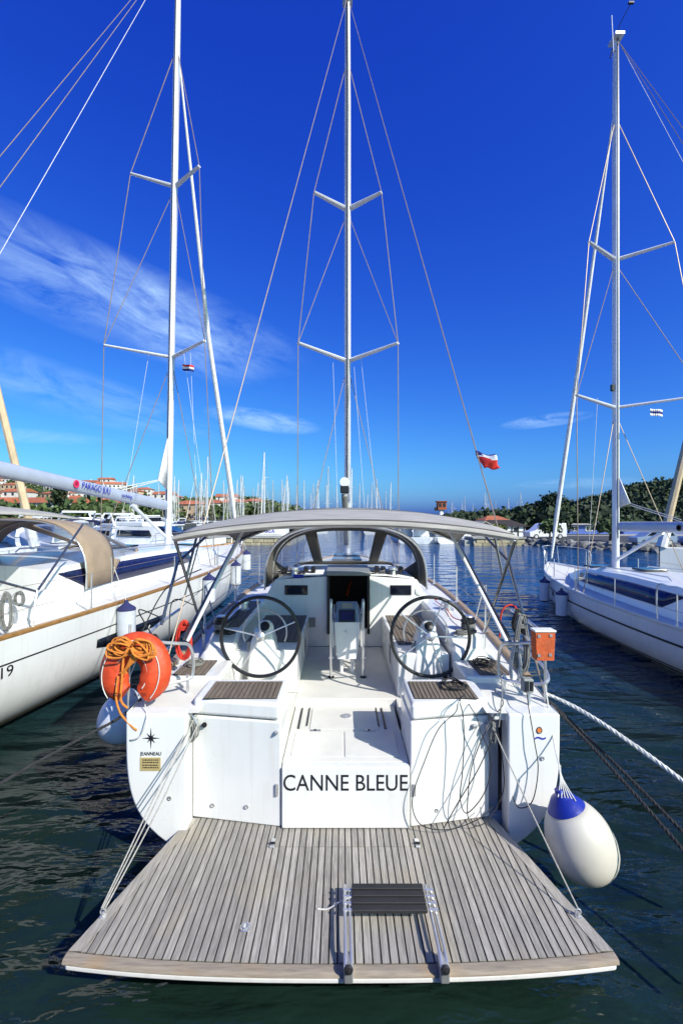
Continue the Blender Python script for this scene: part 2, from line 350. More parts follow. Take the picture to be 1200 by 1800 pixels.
# sea water
m = bpy.data.materials.new('sea_water'); m.use_nodes = True; n, l = m.node_tree.nodes, m.node_tree.links; b = n['Principled BSDF']
b.inputs['Base Color'].default_value = (0.004,0.017,0.016,1); b.inputs['Roughness'].default_value = 0.02; b.inputs['IOR'].default_value = 1.33
g = n.new('ShaderNodeNewGeometry')
def wave(sx, sy, rot, sc, det, dist, prev, strength):
    mp = n.new('ShaderNodeMapping'); mp.inputs['Scale'].default_value = (sx, sy, 1); mp.inputs['Rotation'].default_value = (0,0,rot); l.new(g.outputs['Position'], mp.inputs[0])
    t = n.new('ShaderNodeTexNoise'); t.inputs['Scale'].default_value = sc; t.inputs['Detail'].default_value = det; t.inputs['Roughness'].default_value = 0.55; t.inputs['Distortion'].default_value = 0.35; l.new(mp.outputs[0], t.inputs['Vector'])
    bp = n.new('ShaderNodeBump'); bp.inputs['Distance'].default_value = dist; bp.inputs['Strength'].default_value = strength
    l.new(t.outputs[0], bp.inputs['Height'])
    if prev: l.new(prev.outputs[0], bp.inputs['Normal'])
    return bp
b1 = wave(0.40, 1.0, -0.45, 1.2, 2, 0.42, None, 0.85)
b2 = wave(0.35, 1.0, -0.25, 4.2, 3, 0.11, b1, 0.65)
b3 = wave(0.5, 1.0, 0.2, 13, 2, 0.02, b2, 0.40)
l.new(b3.outputs[0], b.inputs['Normal'])
# murky clouds in the water and floating flecks
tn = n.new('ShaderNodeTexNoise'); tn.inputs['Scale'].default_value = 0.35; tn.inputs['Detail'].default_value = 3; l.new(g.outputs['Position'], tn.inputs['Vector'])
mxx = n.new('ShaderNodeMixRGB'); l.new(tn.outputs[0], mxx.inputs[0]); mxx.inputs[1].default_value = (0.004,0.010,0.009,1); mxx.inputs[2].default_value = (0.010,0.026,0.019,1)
sy = n.new('ShaderNodeSeparateXYZ'); l.new(g.outputs['Position'], sy.inputs[0])       # murky berth; sky reflection beyond it painted in as bluer base colour
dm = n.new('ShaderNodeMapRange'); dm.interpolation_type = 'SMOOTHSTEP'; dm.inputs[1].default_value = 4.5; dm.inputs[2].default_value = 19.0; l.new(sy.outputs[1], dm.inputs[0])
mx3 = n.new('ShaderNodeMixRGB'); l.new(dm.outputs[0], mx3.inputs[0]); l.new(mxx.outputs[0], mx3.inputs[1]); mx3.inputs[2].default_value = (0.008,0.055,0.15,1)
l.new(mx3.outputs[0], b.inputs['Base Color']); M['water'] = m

def text(s_, size, mtx, mat, parent, name, wid=None, ext=0.0015, label=None):
    c = bpy.data.curves.new('tmp', 'FONT'); c.body = s_; c.size = size; c.extrude = ext; c.align_x = 'CENTER'; c.align_y = 'CENTER'; c.resolution_u = 4
    o = bpy.data.objects.new('tmp', c); scene.collection.objects.link(o)
    dg = bpy.context.evaluated_depsgraph_get(); me = bpy.data.meshes.new_from_object(o.evaluated_get(dg))
    bpy.data.objects.remove(o)
    xs = [v.co.x for v in me.vertices]; cur = max(xs)-min(xs)
    sx = wid/cur if wid else 1
    for v in me.vertices: v.co = mtx @ V((v.co.x*sx, v.co.y, v.co.z))-ORG[0]
    me.materials.clear(); me.materials.append(mat); me.name = name
    q = bpy.data.objects.new(name, me); scene.collection.objects.link(q); q.parent = parent
    if label: q['label'] = label
    return q
def facing_cam(p, rx=0.0):   # lettering on a surface that faces -Y
    return Matrix.Translation(p) @ Matrix.Rotation(radians(90)+rx, 4, 'X')

# ------------------------------------------------------------------ setting: water, shores, hills
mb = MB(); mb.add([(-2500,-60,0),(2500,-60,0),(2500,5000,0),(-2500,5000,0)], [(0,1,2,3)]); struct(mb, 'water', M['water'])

def smst(x): x = max(0, min(1, x)); return x*x*(3-2*x)
TL = ([-1.4,-0.75,-0.5,-0.38,-0.33,-0.27,-0.24,-0.18,-0.14,-0.11,-0.085], [0.09,0.072,0.062,0.040,0.030,0.034,0.034,0.030,0.021,0.006,-0.01])
def hl(t, d): return max(-1.0, d*crom(*TL, t)*smst((d-130)/260)*(1 if d < 420 else max(0, 1-(d-420)/400))+ (1.2 if t < -0.1 else -0.6))
rows = []
for i in range(40):
    d = 62+i*i*0.42+i*3.0
    rows.append([(t*d, d, hl(t, d)) for t in [-1.5+1.42*j/60 for j in range(61)]])
struct(MB().grid(rows), 'hillside', M['soil'])
mb = MB(); mb.box(-60, 60, -14, 0.75, -1.5, 1.25); mb.box(-60, 60, 0.45, 0.80, 1.252, 1.33); struct(mb, 'quay', M['quay'])  # unseen quay behind the camera, added to bounce warm light into the shade
TR = ([0.22,0.26,0.31,0.37,0.44,0.5,0.5625,0.625,0.75,0.9,1.3,2.0], [-0.01,-0.005,0.000,0.008,0.018,0.022,0.034,0.056,0.072,0.08,0.07,0.05])
def hr(t, d): return max(-1.0, (0.45+max(0, d*crom(*TR, t)*smst((d-72)/55)) if t > 0.215 else -0.6)*(1 if d < 150 else max(-1, 1-(d-150)/80)))
rows = []
for i in range(30):
    d = 54+i*6.0
    rows.append([(t*d, d, hr(t, d)) for t in [0.2+1.8*j/70 for j in range(71)]])
struct(MB().grid(rows), 'wooded_hill', M['soil'])
# flat shore with parking on the right
mb = MB(); mb.prism([(12.6,46.6),(18.8,46.9),(23.2,40.2),(27.2,36.0),(32.5,33.2),(60,29),(140,26),(140,90),(22,90),(12.6,70)], -0.6, 0.52); struct(mb, 'shore_ground', M['concrete'])
mb = MB(); mb.prism([(20,50.5),(24.5,44),(29,39.5),(60,33),(120,30),(120,52),(22,58)], 0.524, 0.528); struct(mb, 'parking', M['asphalt'])

def crown(mb, c, rx, rz, n, leaf, r_):
    """leaf clumps spread through the outer shell of a crown"""
    for _ in range(n):
        a = r_.uniform(0, 2*pi); z = r_.uniform(-0.75, 1); s_ = sqrt(max(0, 1-z*z)); k = r_.uniform(0.62, 1.02)*(0.9+0.14*sin(3*a+c[0]))
        p = V((c[0]+rx*s_*cos(a)*k, c[1]+rx*s_*sin(a)*k, c[2]+rz*z*k))
        u = V((r_.gauss(0,1), r_.gauss(0,1), r_.gauss(0,1))).normalized(); v_ = u.cross(V((r_.gauss(0,1), r_.gauss(0,1), r_.gauss(0,1)))).normalized()
        l_ = leaf*r_.uniform(0.6, 1.3)
        mb.add([p+u*l_, p+v_*l_*0.8, p-u*l_, p-v_*l_*0.8], [(0,1,2,3)])
r2 = random.Random(3)
mb = MB()
for _ in range(1300):
    d = 70+78*r2.random()**0.9; t = r2.uniform(0.22, 1.0)
    h = hr(t, d); R = r2.uniform(1.6, 2.9)*(1 if t > 0.4 else 0.85+max(0, (.26-t))*-6)
    crown(mb, (t*d, d, h+R*0.75), R, R*r2.uniform(0.8, 1.1), 74, 0.46*(1 if t > .4 else .8), r2)
o = mb.build('woodland', M['leaf_d']); o['kind'] = 'stuff'; tag(o, 'dark evergreen woodland covering the hill behind the right shore', 'woodland')
mb = MB()
for _ in range(620):
    t = r2.uniform(-0.36, -0.10) if r2.random() < 0.62 else r2.uniform(-0.95, -0.36); d = r2.uniform(170, 400) if t > -.36 else r2.uniform(110, 400)
    R = r2.uniform(2.5, 5.0); crown(mb, (t*d, d, hl(t, d)+R*0.6), R, R*0.9, 42, 1.15, r2)
o = mb.build('garden_trees', M['leaf_m']); o['kind'] = 'stuff'; tag(o, 'green garden trees filling the hillside between the houses', 'trees')

# --- houses on the left hillside
def house(wd, dp, ht, wall_m, hip, floors, chim):
    r = thing('house', 'x', 'house', (0,0,0), local=True)
    MB().box(-wd/2, wd/2, -dp/2, dp/2, -3, ht).build('wall', wall_m, r)
    e = 0.5; rh = dp*0.20; hx = wd/2-(dp*0.45 if hip else -0.5)
    rf = MB().add([(-wd/2-e,-dp/2-e,ht),(wd/2+e,-dp/2-e,ht),(wd/2+e,dp/2+e,ht),(-wd/2-e,dp/2+e,ht),(-hx,0,ht+rh),(hx,0,ht+rh)], [(0,1,5,4),(2,3,4,5),(1,2,5),(3,0,4),(3,2,1,0)]).build('roof', M['tile'], r)
    if chim: MB().box(wd*0.2, wd*0.2+0.6, 0.5, 1.1, ht+rh*0.4, ht+rh+0.8).build('chimney', wall_m, rf)
    k = max(2, int(wd/2.8)); first = None
    for f in range(floors):
        for i in range(k):
            x = -wd/2+wd*(i+0.5)/k; z = 0.9+f*2.9
            if first is None:
                first = MB().box(-0.55, 0.55, -0.06, 0.06, 0, 1.4).build('window', M['pane'], r); q = first
            else: q = first.copy(); scene.collection.objects.link(q)
            q.location = (x, -dp/2-0.02, z)
    return r
hv = [house(13, 9, 5.9, M['plaster'], True, 2, True), house(10, 8, 6.2, M['plaster'], False, 2, False), house(17, 9, 3.4, M['plaster'], True, 1, True), house(11, 9, 8.6, M['plaster'], False, 3, True), house(12, 8, 6.0, M['plaster_b'], True, 2, False), house(20, 10, 6.0, M['plaster'], False, 2, True)]
hlab = ['white two-storey house with hipped red roof on the far left hillside', 'narrow white two-storey house with gabled red roof on the far left hillside', 'long low white house with red roof on the far left hillside', 'tall white three-storey house with red roof on the far left hillside', 'ochre house with hipped red roof on the far left hillside', 'wide white apartment house with red gabled roof on the far left hillside']
used = set(); placed = []
r3 = random.Random(11)
def put_house(k, t, d, rz):
    k0 = k
    if k in used: o = copy_tree(hv[k])
    else: o = hv[k]; used.add(k)
    o.location = (t*d, d, hl(t, d)); o.rotation_euler.z = rz
    tag(o, hlab[k], 'house', 'houses on the far left hillside')
for row, d in enumerate((150, 185, 225, 265, 305, 345, 385)):
    t = -0.78
    while t < (-0.30 if row < 4 else -0.34):
        if r3.random() < 0.86: put_house(r3.choice((0,1,2,3,4,5,0,2,5)), t+r3.uniform(-.006,.006), d+r3.uniform(-8,8), r3.uniform(-0.35,0.35))
        t += (19/d)*r3.uniform(0.9, 1.25)
for t, d, k in ((-0.215,260,2), (-0.19,270,0), (-0.165,300,2), (-0.28,230,0), (-0.25,250,3), (-0.235,240,1)): put_house(k, t, d, 0.1)

# --- quays
def block_wall(x0, x1, y, z0, z1, nx, nz, name, label):
    r = thing(name, label, 'quay wall', ((x0+x1)/2, y, 0)); ORG[0] = V((0,0,0))
    cx = (x0+x1)/2; base = None
    MB().box(x0-cx+.03, x1-cx-.03, 0.12, 3.0, -1.0, z1-0.03).build('core', M['concrete'], r)
    wx, wz = (x1-x0)/nx, (z1-z0)/nz
    for j in range(nz):
        for i in range(nx):
            if base is None: base = MB().box(-wx/2+.02, wx/2-.02, 0, 0.5, 0.015, wz-.015).build('stone', M['stone'], r, bev=0.03); q = base
            else: q = base.copy(); scene.collection.objects.link(q)
            q.location = (x0-cx+(i+.5)*wx+(0.5*wx if j % 2 and i < nx-1 else 0)*0.6, r3.uniform(-.05,.05), z0+j*wz)
    MB().box(x0-cx-.1, x1-cx+.1, -0.12, 3.2, z1+.002, z1+0.14).build('coping', M['concrete'], r)
    return r
block_wall(-14.6, -5.2, 47, -0.2, 0.72, 9, 2, 'quay_wall', 'low quay wall of yellowish stone blocks across the basin, below the white kiosk')
block_wall(13.4, 18.6, 46.2, -0.2, 0.7, 6, 2, 'quay_wall', 'short pale stone wall at the waterline below the timber hut')
mb = MB(); mb.box(-14.6, -5.0, 50.02, 62, -0.5, 0.80); struct(mb, 'quay_ground', M['concrete'])
# kiosk on the left quay
r = thing('kiosk', 'white office cabin with dark windows and a flat roof on the far left quay', 'cabin', (-8.6, 51.5, 0.8))
MB().box(-11.2,-6.2,51,54,0.8,2.9).build('wall', M['far_white'], r)
MB().box(-11.5,-5.9,50.6,54.4,2.9,3.1).build('roof', M['concrete'], r)
for i in range(4): MB().box(-10.9+i*1.2, -10.0+i*1.2, 50.94, 51.02, 1.75, 2.6).build('window', M['pane'], r)
MB().box(-10.9,-6.6,50.95,51.02,0.95,1.6).build('sign_board', M['sailcloth'], r)
text('BAVARIA', 0.55, facing_cam(V((-8.75,50.93,1.28))), M['logo_blue'], r, 'lettering', wid=2.6, ext=0.01)
r = thing('shed', 'small dark boat shed behind the left quay', 'shed', (-13, 53, 0.8))
MB().box(-14.4,-11.6,52,56,0.8,2.3).build('wall', M['dark_wood'], r); MB().box(-14.55,-11.55,51.6,56.3,2.3,2.44).build('roof', M['far_white'], r)
# far breakwater
mb = MB(); mb.box(-30, 22, 118, 121, -0.5, 1.5); struct(mb, 'breakwater', M['stone'])

# control tower on the breakwater
r = thing('harbour_tower', 'small harbour light tower with red-brown cabin on a column', 'tower', (24.4, 112, 0))
tx, ty = 24.4, 112
MB().lathe([(1.5,-.5),(1.5,1.6),(1.2,1.7),(0.75,1.8),(0.6,4.4),(0.75,4.6)], (tx,ty,0), n=16).build('column', M['far_white'], r)
MB().box(tx-2,tx+2,ty-1,ty+3,-.5,1.0).build('base', M['concrete'], r)
cb = MB().box(tx-0.9,tx+1.2,ty-1.0,ty+1.1,4.6,6.6).build('cabin', M['tower_red'], r, bev=.05)
MB().box(tx-1.5,tx-0.92,ty-.7,ty+.5,4.4,5.2).build('lamp_box', M['dark_wood'], r)
MB().box(tx-1.2,tx+1.5,ty-1.3,ty+1.4,6.6,6.75).build('roof', M['tower_red'], r)
for k in range(2): MB().box(tx-.7+k, tx-.05+k, ty-1.05, ty-1.0, 5.3, 6.2).build('window', M['pane'], r)

# --- right shore: huts, blue building, cars, bushes, rocks
r = thing('timber_house', 'white half-timbered house with dark beams behind the yellow bush', 'house', (19.3, 56, 1.1))
MB().box(17.4,22.2,55,59,1.1,3.0).build('wall', M['far_white'], r)
MB().add([(17.0,54.7,3.0),(22.6,54.7,3.0),(22.6,59.3,3.0),(17.0,59.3,3.0),(18.4,57,4.2),(21.2,57,4.2)], [(0,1,5,4),(2,3,4,5),(1,2,5),(3,0,4),(3,2,1,0)]).build('roof', M['dark_wood'], r)
for i in range(7): MB().box(17.5+i*0.75,17.62+i*0.75,54.93,54.99,1.1,3.0).build('beam', M['dark_wood'], r)
MB().box(17.4,22.2,54.93,54.985,2.0,2.12).build('beam', M['dark_wood'], r)
for i in range(3): MB().box(17.8+i*1.5,18.3+i*1.5,54.94,54.99,2.2,2.8).build('window', M['pane'], r)
r = thing('hut', 'dark timber hut with a pale gabled roof at the water end of the shore', 'hut', (15.7, 50.5, 1.1))
MB().box(14.4,17.0,50,53,1.1,2.7).build('wall', M['dark_wood'], r)
MB().prism([(14.0,2.55),(15.7,3.9),(17.4,2.55),(17.4,2.7),(15.7,4.08),(14.0,2.7)], 49.6, 53.4, axis='y').build('roof', M['concrete'], r)
MB().box(15.9,16.7,49.94,50.0,1.2,2.4).build('door', M['logo_blue'], r)
r = thing('house', 'low house with a bright red roof just beyond the timber hut', 'house', (21, 64, 1.1))
MB().box(20.4,23.4,64,68,1.1,4.0).build('wall', M['plaster_b'], r)
MB().add([(20.0,63.6,4.0),(23.8,63.6,4.0),(23.8,68.4,4.0),(20.0,68.4,4.0),(21.2,66,5.0),(22.6,66,5.0)], [(0,1,5,4),(2,3,4,5),(1,2,5),(3,0,4),(3,2,1,0)]).build('roof', M['tile'], r)
for i in range(2): MB().box(20.8+i*1.4,21.4+i*1.4,63.93,64.0,2.2,3.3).build('window', M['pane'], r)
r = thing('blue_building', 'low blue boarded building with white windows at the foot of the hill', 'building', (31, 60, 1.1))
for i in range(12): MB().box(29.4+i*0.5, 29.88+i*0.5, 60, 60.1, 1.3, 3.1).build('panel', M['blue_wall'], r)
MB().box(29.4,35.6,60.12,64,1.1,3.15).build('wall', M['blue_wall'], r); MB().box(29.4,35.4,59.98,60.08,1.1,1.298).build('plinth', M['dark_wood'], r)
MB().box(29.0,36.2,59.5,64.4,3.15,3.35).build('roof', M['concrete'], r)
for i in range(3):
    f = MB().box(30.2+i*1.9,31.1+i*1.9,59.93,59.99,1.9,2.9).build('window', M['far_white'], r)
    MB().box(30.3+i*1.9,30.62+i*1.9,59.91,59.93,2.0,2.8).build('pane', M['pane'], f); MB().box(30.68+i*1.9,31.0+i*1.9,59.91,59.93,2.0,2.8).build('pane', M['pane'], f)
r = thing('long_hall', 'long white-roofed hall half hidden behind the parked cars', 'hall', (47, 63, 1.1))
MB().box(39,66,63,70,1.1,3.4).build('wall', M['blue_wall'], r); MB().box(38.6,66.4,62.5,70.5,3.4,3.6).build('roof', M['far_white'], r)
for i in range(7): MB().box(40+i*3.4,42+i*3.4,62.92,63.0,1.9,2.9).build('window', M['pane'], r)

def vehicle(name, label, cat, x, y, rz, paint, prof, glass, wheels, wd=1.75):
    r = thing(name, label, cat, (x, y, 0.53), rz=rz, local=True)
    MB().prism(prof, -wd/2, wd/2, axis='y').build('body', paint, r, bev=0.06)
    for g in glass:
        for s_ in (-1, 1): MB().prism(g, s_*(wd/2+0.005)-0.01, s_*(wd/2+0.005)+0.01, axis='y').build('window', M['glass_d'], r)
    for wx in wheels:
        for s_ in (-1, 1):
            t = MB().lathe([(0.2,-.1),(0.32,-.09),(0.34,0),(0.32,.09),(0.2,.1)], (wx, s_*(wd/2-.06), 0.33), (0,1,0), 20).build('wheel', M['rubber'], r)
            MB().lathe([(0.02,-.112),(0.19,-.105),(0.19,.105),(0.02,.112)], (wx, s_*(wd/2-.06), 0.33), (0,1,0), 12).build('rim', M['alu'], t)
    for s_ in (-1, 1): MB().cbox((prof[1][0]*0.985, s_*(wd/2-.25), 0.68), 0.12, 0.3, 0.14).build('headlight', M['white_p'], r, bev=.02)
    return r
vanp = [(-2.3,0.3),(-2.35,0.9),(-1.55,1.15),(-0.75,1.9),(-0.3,2.0),(2.3,2.0),(2.4,1.2),(2.35,0.3)]
suvp = [(-2.2,0.3),(-2.25,0.85),(-1.3,1.05),(-0.55,1.6),(0.0,1.68),(1.8,1.62),(2.2,1.0),(2.2,0.3)]
vehicle('parked_van', 'white van parked behind the small tree near the water', 'van', 21.9, 49.2, 0.05, M['car_w'], vanp, [[(-1.35,1.2),(-0.7,1.8),(-0.35,1.85),(-0.35,1.2)], [(-0.25,1.2),(-0.25,1.85),(0.8,1.85),(0.8,1.2)]], (-1.5, 1.5), 1.9)
vehicle('parked_car', 'silver-blue estate car parked below the yacht boom on the right', 'car', 26.3, 38.6, 0.0, M['car_s'], suvp, [[(-1.1,1.08),(-0.5,1.52),(-0.1,1.58),(-0.1,1.08)], [(0.0,1.08),(0.0,1.58),(1.6,1.52),(1.9,1.08)]], (-1.4, 1.4))
vehicle('parked_car', 'blue car parked nearer the right edge, in front of the estate car', 'car', 30.0, 38.0, 0.12, M['car_b'], suvp, [[(-1.1,1.08),(-0.5,1.52),(-0.1,1.58),(-0.1,1.08)], [(0.0,1.08),(0.0,1.58),(1.6,1.52),(1.9,1.08)]], (-1.4, 1.4))
for o in list(bpy.data.objects):
    if o.parent is None and o.name.split('.')[0] in ('parked_car','parked_van'): k = .76 if 'car' in o.name else .86; o.scale = (k,k,k)
    if o.parent is None and o.name.split('.')[0] in ('hut','timber_house','blue_building','long_hall') or (o.name.startswith('house') and o.parent is None and abs(o.location.y-64) < .1): o.location.z -= .6; o.scale = (1,1,.66)
def tree(name, label, cat, x, y, z, R, H, leafm, n=420, leaf=0.16, trunk=True):
    r = thing(name, label, cat, (x, y, z))
    c = MB(); q = random.Random(int(x*10))
    for k in range(5):
        a = 2*pi*k/5; crown(c, (x+R*.45*cos(a), y+R*.45*sin(a), z+H*0.62+q.uniform(-.2,.25)*H*.4), R*0.62, H*0.36, n//5, leaf, q)
    crown(c, (x, y, z+H*0.74), R*0.6, H*0.3, n//3, leaf, q)
    c.build('crown', leafm, r)
    t = MB().tube([(x,y,z-.1),(x+.03,y,z+H*.3),(x,y,z+H*.6)], [R*.09, R*.07, R*.03], 7)
    for k in range(4): a = 2*pi*k/4+.4; t.tube([(x,y,z+H*.3),(x+R*.4*cos(a),y+R*.4*sin(a),z+H*.65)], [R*.045, R*.02], 5)
    t.build('trunk', M['bark'], r)
tree('small_tree', 'small dark green tree in front of the white van', 'tree', 21.0, 46.0, 0.5, 1.15, 2.2, M['leaf_m'])
tree('bush', 'bright yellow-green bush beside the timber-framed house', 'bush', 17.0, 49.5, 0.5, 1.0, 1.6, M['leaf_y'])
tree('bush', 'round green bush beside the mast of the right-hand yacht', 'bush', 26.3, 44.6, 0.5, 1.7, 2.3, M['leaf_m'], 700)
tree('bush', 'dark bush against the blue building', 'bush', 25.6, 53.0, 0.5, 1.3, 2.1, M['leaf_d'])
tree('round_tree', 'round-topped tree standing slightly above the far end of the wooded hill', 'tree', 39.0, 84, 1.0, 2.8, 6.2, M['leaf_d'], 1200, 0.26)
tree('cypress', 'dark upright tree among the white houses at far left', 'tree', -73, 118, 2, 1.9, 10, M['leaf_d'], 500, 0.5)
# riprap: individual rocks
r = thing('rock_bank', 'bank of grey boulders along the right shoreline', 'rocks', (30, 47, 0)); ORG[0] = V((30,47,0))
rocks = []
for k in range(4):
    q = random.Random(k); m_ = MB(); pr = []
    for i, (rr, zz) in enumerate(((0.25,-.5),(0.52,-.28),(0.6,0.05),(0.42,.33),(0.12,.45))):
        pr.append([V((rr*cos(2*pi*j/7)*q.uniform(.8,1.15), rr*sin(2*pi*j/7)*q.uniform(.8,1.15), zz*q.uniform(.9,1.1))) for j in range(7)])
    m_.grid(pr, close=True); m_.add(pr[-1], [tuple(range(7))]); m_.add(pr[0], [tuple(range(6,-1,-1))])
    ORG[0] = V((0,0,0)); rocks.append(m_.build('rock', M['rock'], r, sharp=20))
shore = ([16.5,18.8,23.2,27.2,32.5,60], [47.2,46.9,40.2,36.0,33.2,29])
for i in range(230):
    x = 16.8+(42-16.8)*(i/230)+r3.uniform(-.2,.2); row = i % 3
    o = rocks[i] if i < 4 else rocks[i % 4].copy()
    if i >= 4: scene.collection.objects.link(o)
    sc = r3.uniform(0.42, 0.95)
    o.location = (x-30, crom(*shore, x)-0.75+row*0.38-47, -0.12+row*0.26+r3.uniform(-.12,.12)); o.rotation_euler = (r3.uniform(-.6,.6), r3.uniform(-.6,.6), r3.uniform(0,6)); o.scale = (sc, sc, sc*0.85)
ORG[0] = V((0,0,0))

# ------------------------------------------------------------------ boats
def hull_section(b, zd, zk, cx, y, n=12, p=4.0):
    pts = []
    for i in range(n+1):
        s_ = (i/n)**0.85; x = b*max(0, 1-s_**p)**0.6; pts.append((x, zd+(zk-zd)*s_))
    return [V((cx-x, y, z)) for x, z in pts]+[V((cx+x, y, z)) for x, z in pts[::-1]][1:]

def hull(mb, ys, B, Z, cx=lambda y: 0, zk=(-0.25, -0.45, -0.05), n=36, p=(4.0, 2.2), rake=0.0):
    y0, y1 = ys[0], ys[-1]; rows = []
    for i in range(n+1):
        y = y0+(y1-y0)*i/n; f = i/n
        b = crom(ys, B, y); zd = crom(ys, Z, y); k = zk[0]*(1-f)**2+2*zk[1]*f*(1-f)+zk[2]*f*f
        pp = p[0]+(p[1]-p[0])*f
        row = hull_section(b, zd, k, cx(y), y, p=pp)
        rows.append(row)
    mb.grid(rows); return rows

def far_sailboat():
    r = thing('moored_sailboat', 'x', 'sailboat', (0,0,0), local=True)
    ys = [0,3,6,9,11]; B = [1.3,1.75,1.7,1.0,0.03]; Z = [1.0,1.0,1.05,1.2,1.35]
    m_ = MB(); rows = hull(m_, ys, B, Z, n=14); m_.add(rows[0], [tuple(range(len(rows[0])))])
    m_.add([rw[0] for rw in rows]+[rw[-1] for rw in rows], [(i, i+1, 15+i+1, 15+i) for i in range(14)]); m_.build('hull', M['far_white'], r)
    MB().grid([[V((-1.1*k,y,1.0)), V((-0.9*k,y,z)), V((0.9*k,y,z)), V((1.1*k,y,1.0))] for y,k,z in ((2.8,1,1.02),(2.85,1,1.55),(6,.9,1.5),(8,.6,1.25))]).build('cabin', M['far_white'], r)
    MB().box(-1.02,1.02,3.4,6.2,1.22,1.4).build('window', M['glass_d'], r)
    mt = MB().tube([(0,6,1.4),(0,6,14.5)], 0.12, 8).build('mast', M['alu'], r)
    for z, h_ in ((6.0,.95),(10,.75)): MB().tube([(-h_,5.7,z),(0,6,z-.05),(h_,5.7,z)], 0.03, 6).build('spreader', M['alu'], mt)
    MB().tube([(0,6,2.5),(0,2.2,2.55)], [0.13,0.17], 8).build('boom', M['canvas_n'], r)
    for sx in (-1,1): MB().tube([(sx*1.5,5.7,1.05),(sx*.95,5.7,6),(sx*.75,5.7,10),(0,6,14.3)], 0.018, 4).build('shroud', M['wire'], r)
    MB().tube([(0,10.9,1.4),(0,6,14.2)], [0.07,0.035], 6).build('furled_sail', M['sailcloth'], r)
    MB().tube([(0,0.05,1.0),(0,6,14.5)], 0.015, 4).build('backstay', M['wire'], r)
    return r
def far_motorboat(kind):
    r = thing('motor_cruiser', 'x', 'motorboat', (0,0,0), local=True)
    ys = [0,3,6,8.5,10.5]; B = [1.55,1.75,1.65,1.1,0.03]; Z = [0.95,1.1,1.3,1.5,1.7]
    m_ = MB(); rows = hull(m_, ys, B, Z, n=14, p=(4,2)); m_.add(rows[0], [tuple(range(len(rows[0])))])
    m_.add([rw[0] for rw in rows]+[rw[-1] for rw in rows], [(i, i+1, 15+i+1, 15+i) for i in range(14)]); m_.build('hull', M['far_white'], r)
    MB().grid([[V((-k,y,1.1)), V((-k*.85,y,z)), V((k*.85,y,z)), V((k,y,1.1))] for y,k,z in ((1.6,1.35,1.1),(1.65,1.35,2.35),(5.0,1.3,2.4),(6.6,1.1,1.75),(8.6,.5,1.45))]).build('cabin', M['far_white'], r)
    for sx in (-1,1): MB().add([(sx*1.31,2,1.72),(sx*1.28,5.2,1.72),(sx*1.22,4.9,2.15),(sx*1.24,2,2.15)], [(0,1,2,3)]).build('window', M['glass_d'], r, solid=.03)
    MB().add([(-.98,6.75,1.78),(.98,6.75,1.78),(1.08,5.15,2.40),(-1.08,5.15,2.40)], [(0,1,2,3)]).build('windshield', M['glass_d'], r, solid=.03)
    if kind == 0:
        MB().box(-1.1,1.1,1.5,4.2,2.4,2.75).build('flybridge', M['far_white'], r, bev=.08)
        MB().tube([(-1.15,1.6,2.4),(-1.05,1.1,3.3),(1.05,1.1,3.3),(1.15,1.6,2.4)], .09, 6).build('radar_arch', M['far_white'], r)
        MB().box(-.8,.8,4.0,4.1,2.75,3.05).build('windscreen', M['glass_d'], r)
    elif kind == 1:
        MB().tube([(-1.15,1.6,2.2),(-1.0,0.9,3.1),(1.0,0.9,3.1),(1.15,1.6,2.2)], .08, 6).build('radar_arch', M['far_white'], r)
        MB().grid([[V((x,y,2.35+.25*(1-(x/1.35)**2))) for x in (-1.35,-.7,0,.7,1.35)] for y in (0.0,1.8)]).build('canopy', M['canvas_n'], r, solid=.03)
    else:
        for sx in (-1.2,1.2):
            for yy in (0.2,1.7): MB().tube([(sx,yy,1.0),(sx,yy,2.4)], .04, 6).build('post', M['far_white'], r)
        MB().box(-1.35,1.35,0,3.4,2.42,2.52).build('canopy', M['far_white'], r)
    for sx in (-1,1): MB().tube([(sx*1.6,5.5,1.35),(sx*1.55,5.8,1.95),(sx*1.0,8.6,2.1),(sx*0.1,10.4,2.25)], .025, 5).build('rail', M['steel'], r)
    return r
fs = far_sailboat(); fm = [far_motorboat(0), far_motorboat(1), far_motorboat(2)]
used_s = []; used_m = [False]*3
def put(proto, flag, px, d, rz, sc, label, cat, group):
    o = proto if not flag else copy_tree(proto)
    o.location = ((px-600)/800*d, d, 0); o.rotation_euler.z = rz; o.scale = (sc, sc, sc); tag(o, label, cat, group)
mast_list = [(436,840),(457,841),(472,803),(483,842),(516,838),(532,842),(552,852),(582,815),(622,828),(638,848),(652,845),(346,795),(360,835),(330,850),(312,840),(385,842),(412,860),(500,868),
             (790,884),(803,880),(812,886),(826,872),(845,868),(868,870),(858,884),(880,880),(903,866),(834,884),(795,890),(780,893),(425,846),(446,858),(465,850),(494,852),(508,846),(543,848),(575,855),(402,838),(373,846),(352,852),(322,846),(302,842),(248,838),(268,846),(232,850),(205,842),(666,856),(680,862),(650,870),(540,866),(812,893),(820,880),(852,885),(873,888),(890,876),(915,880),(786,896),(418,832),(430,856),(452,834),(478,858),(487,840),(510,858),(525,852),(558,846),(588,852),(606,846),(396,856),(366,836),(340,846),(315,856),(286,848),(258,852),(220,856),(196,850),(700,858),(690,850),(660,846)]
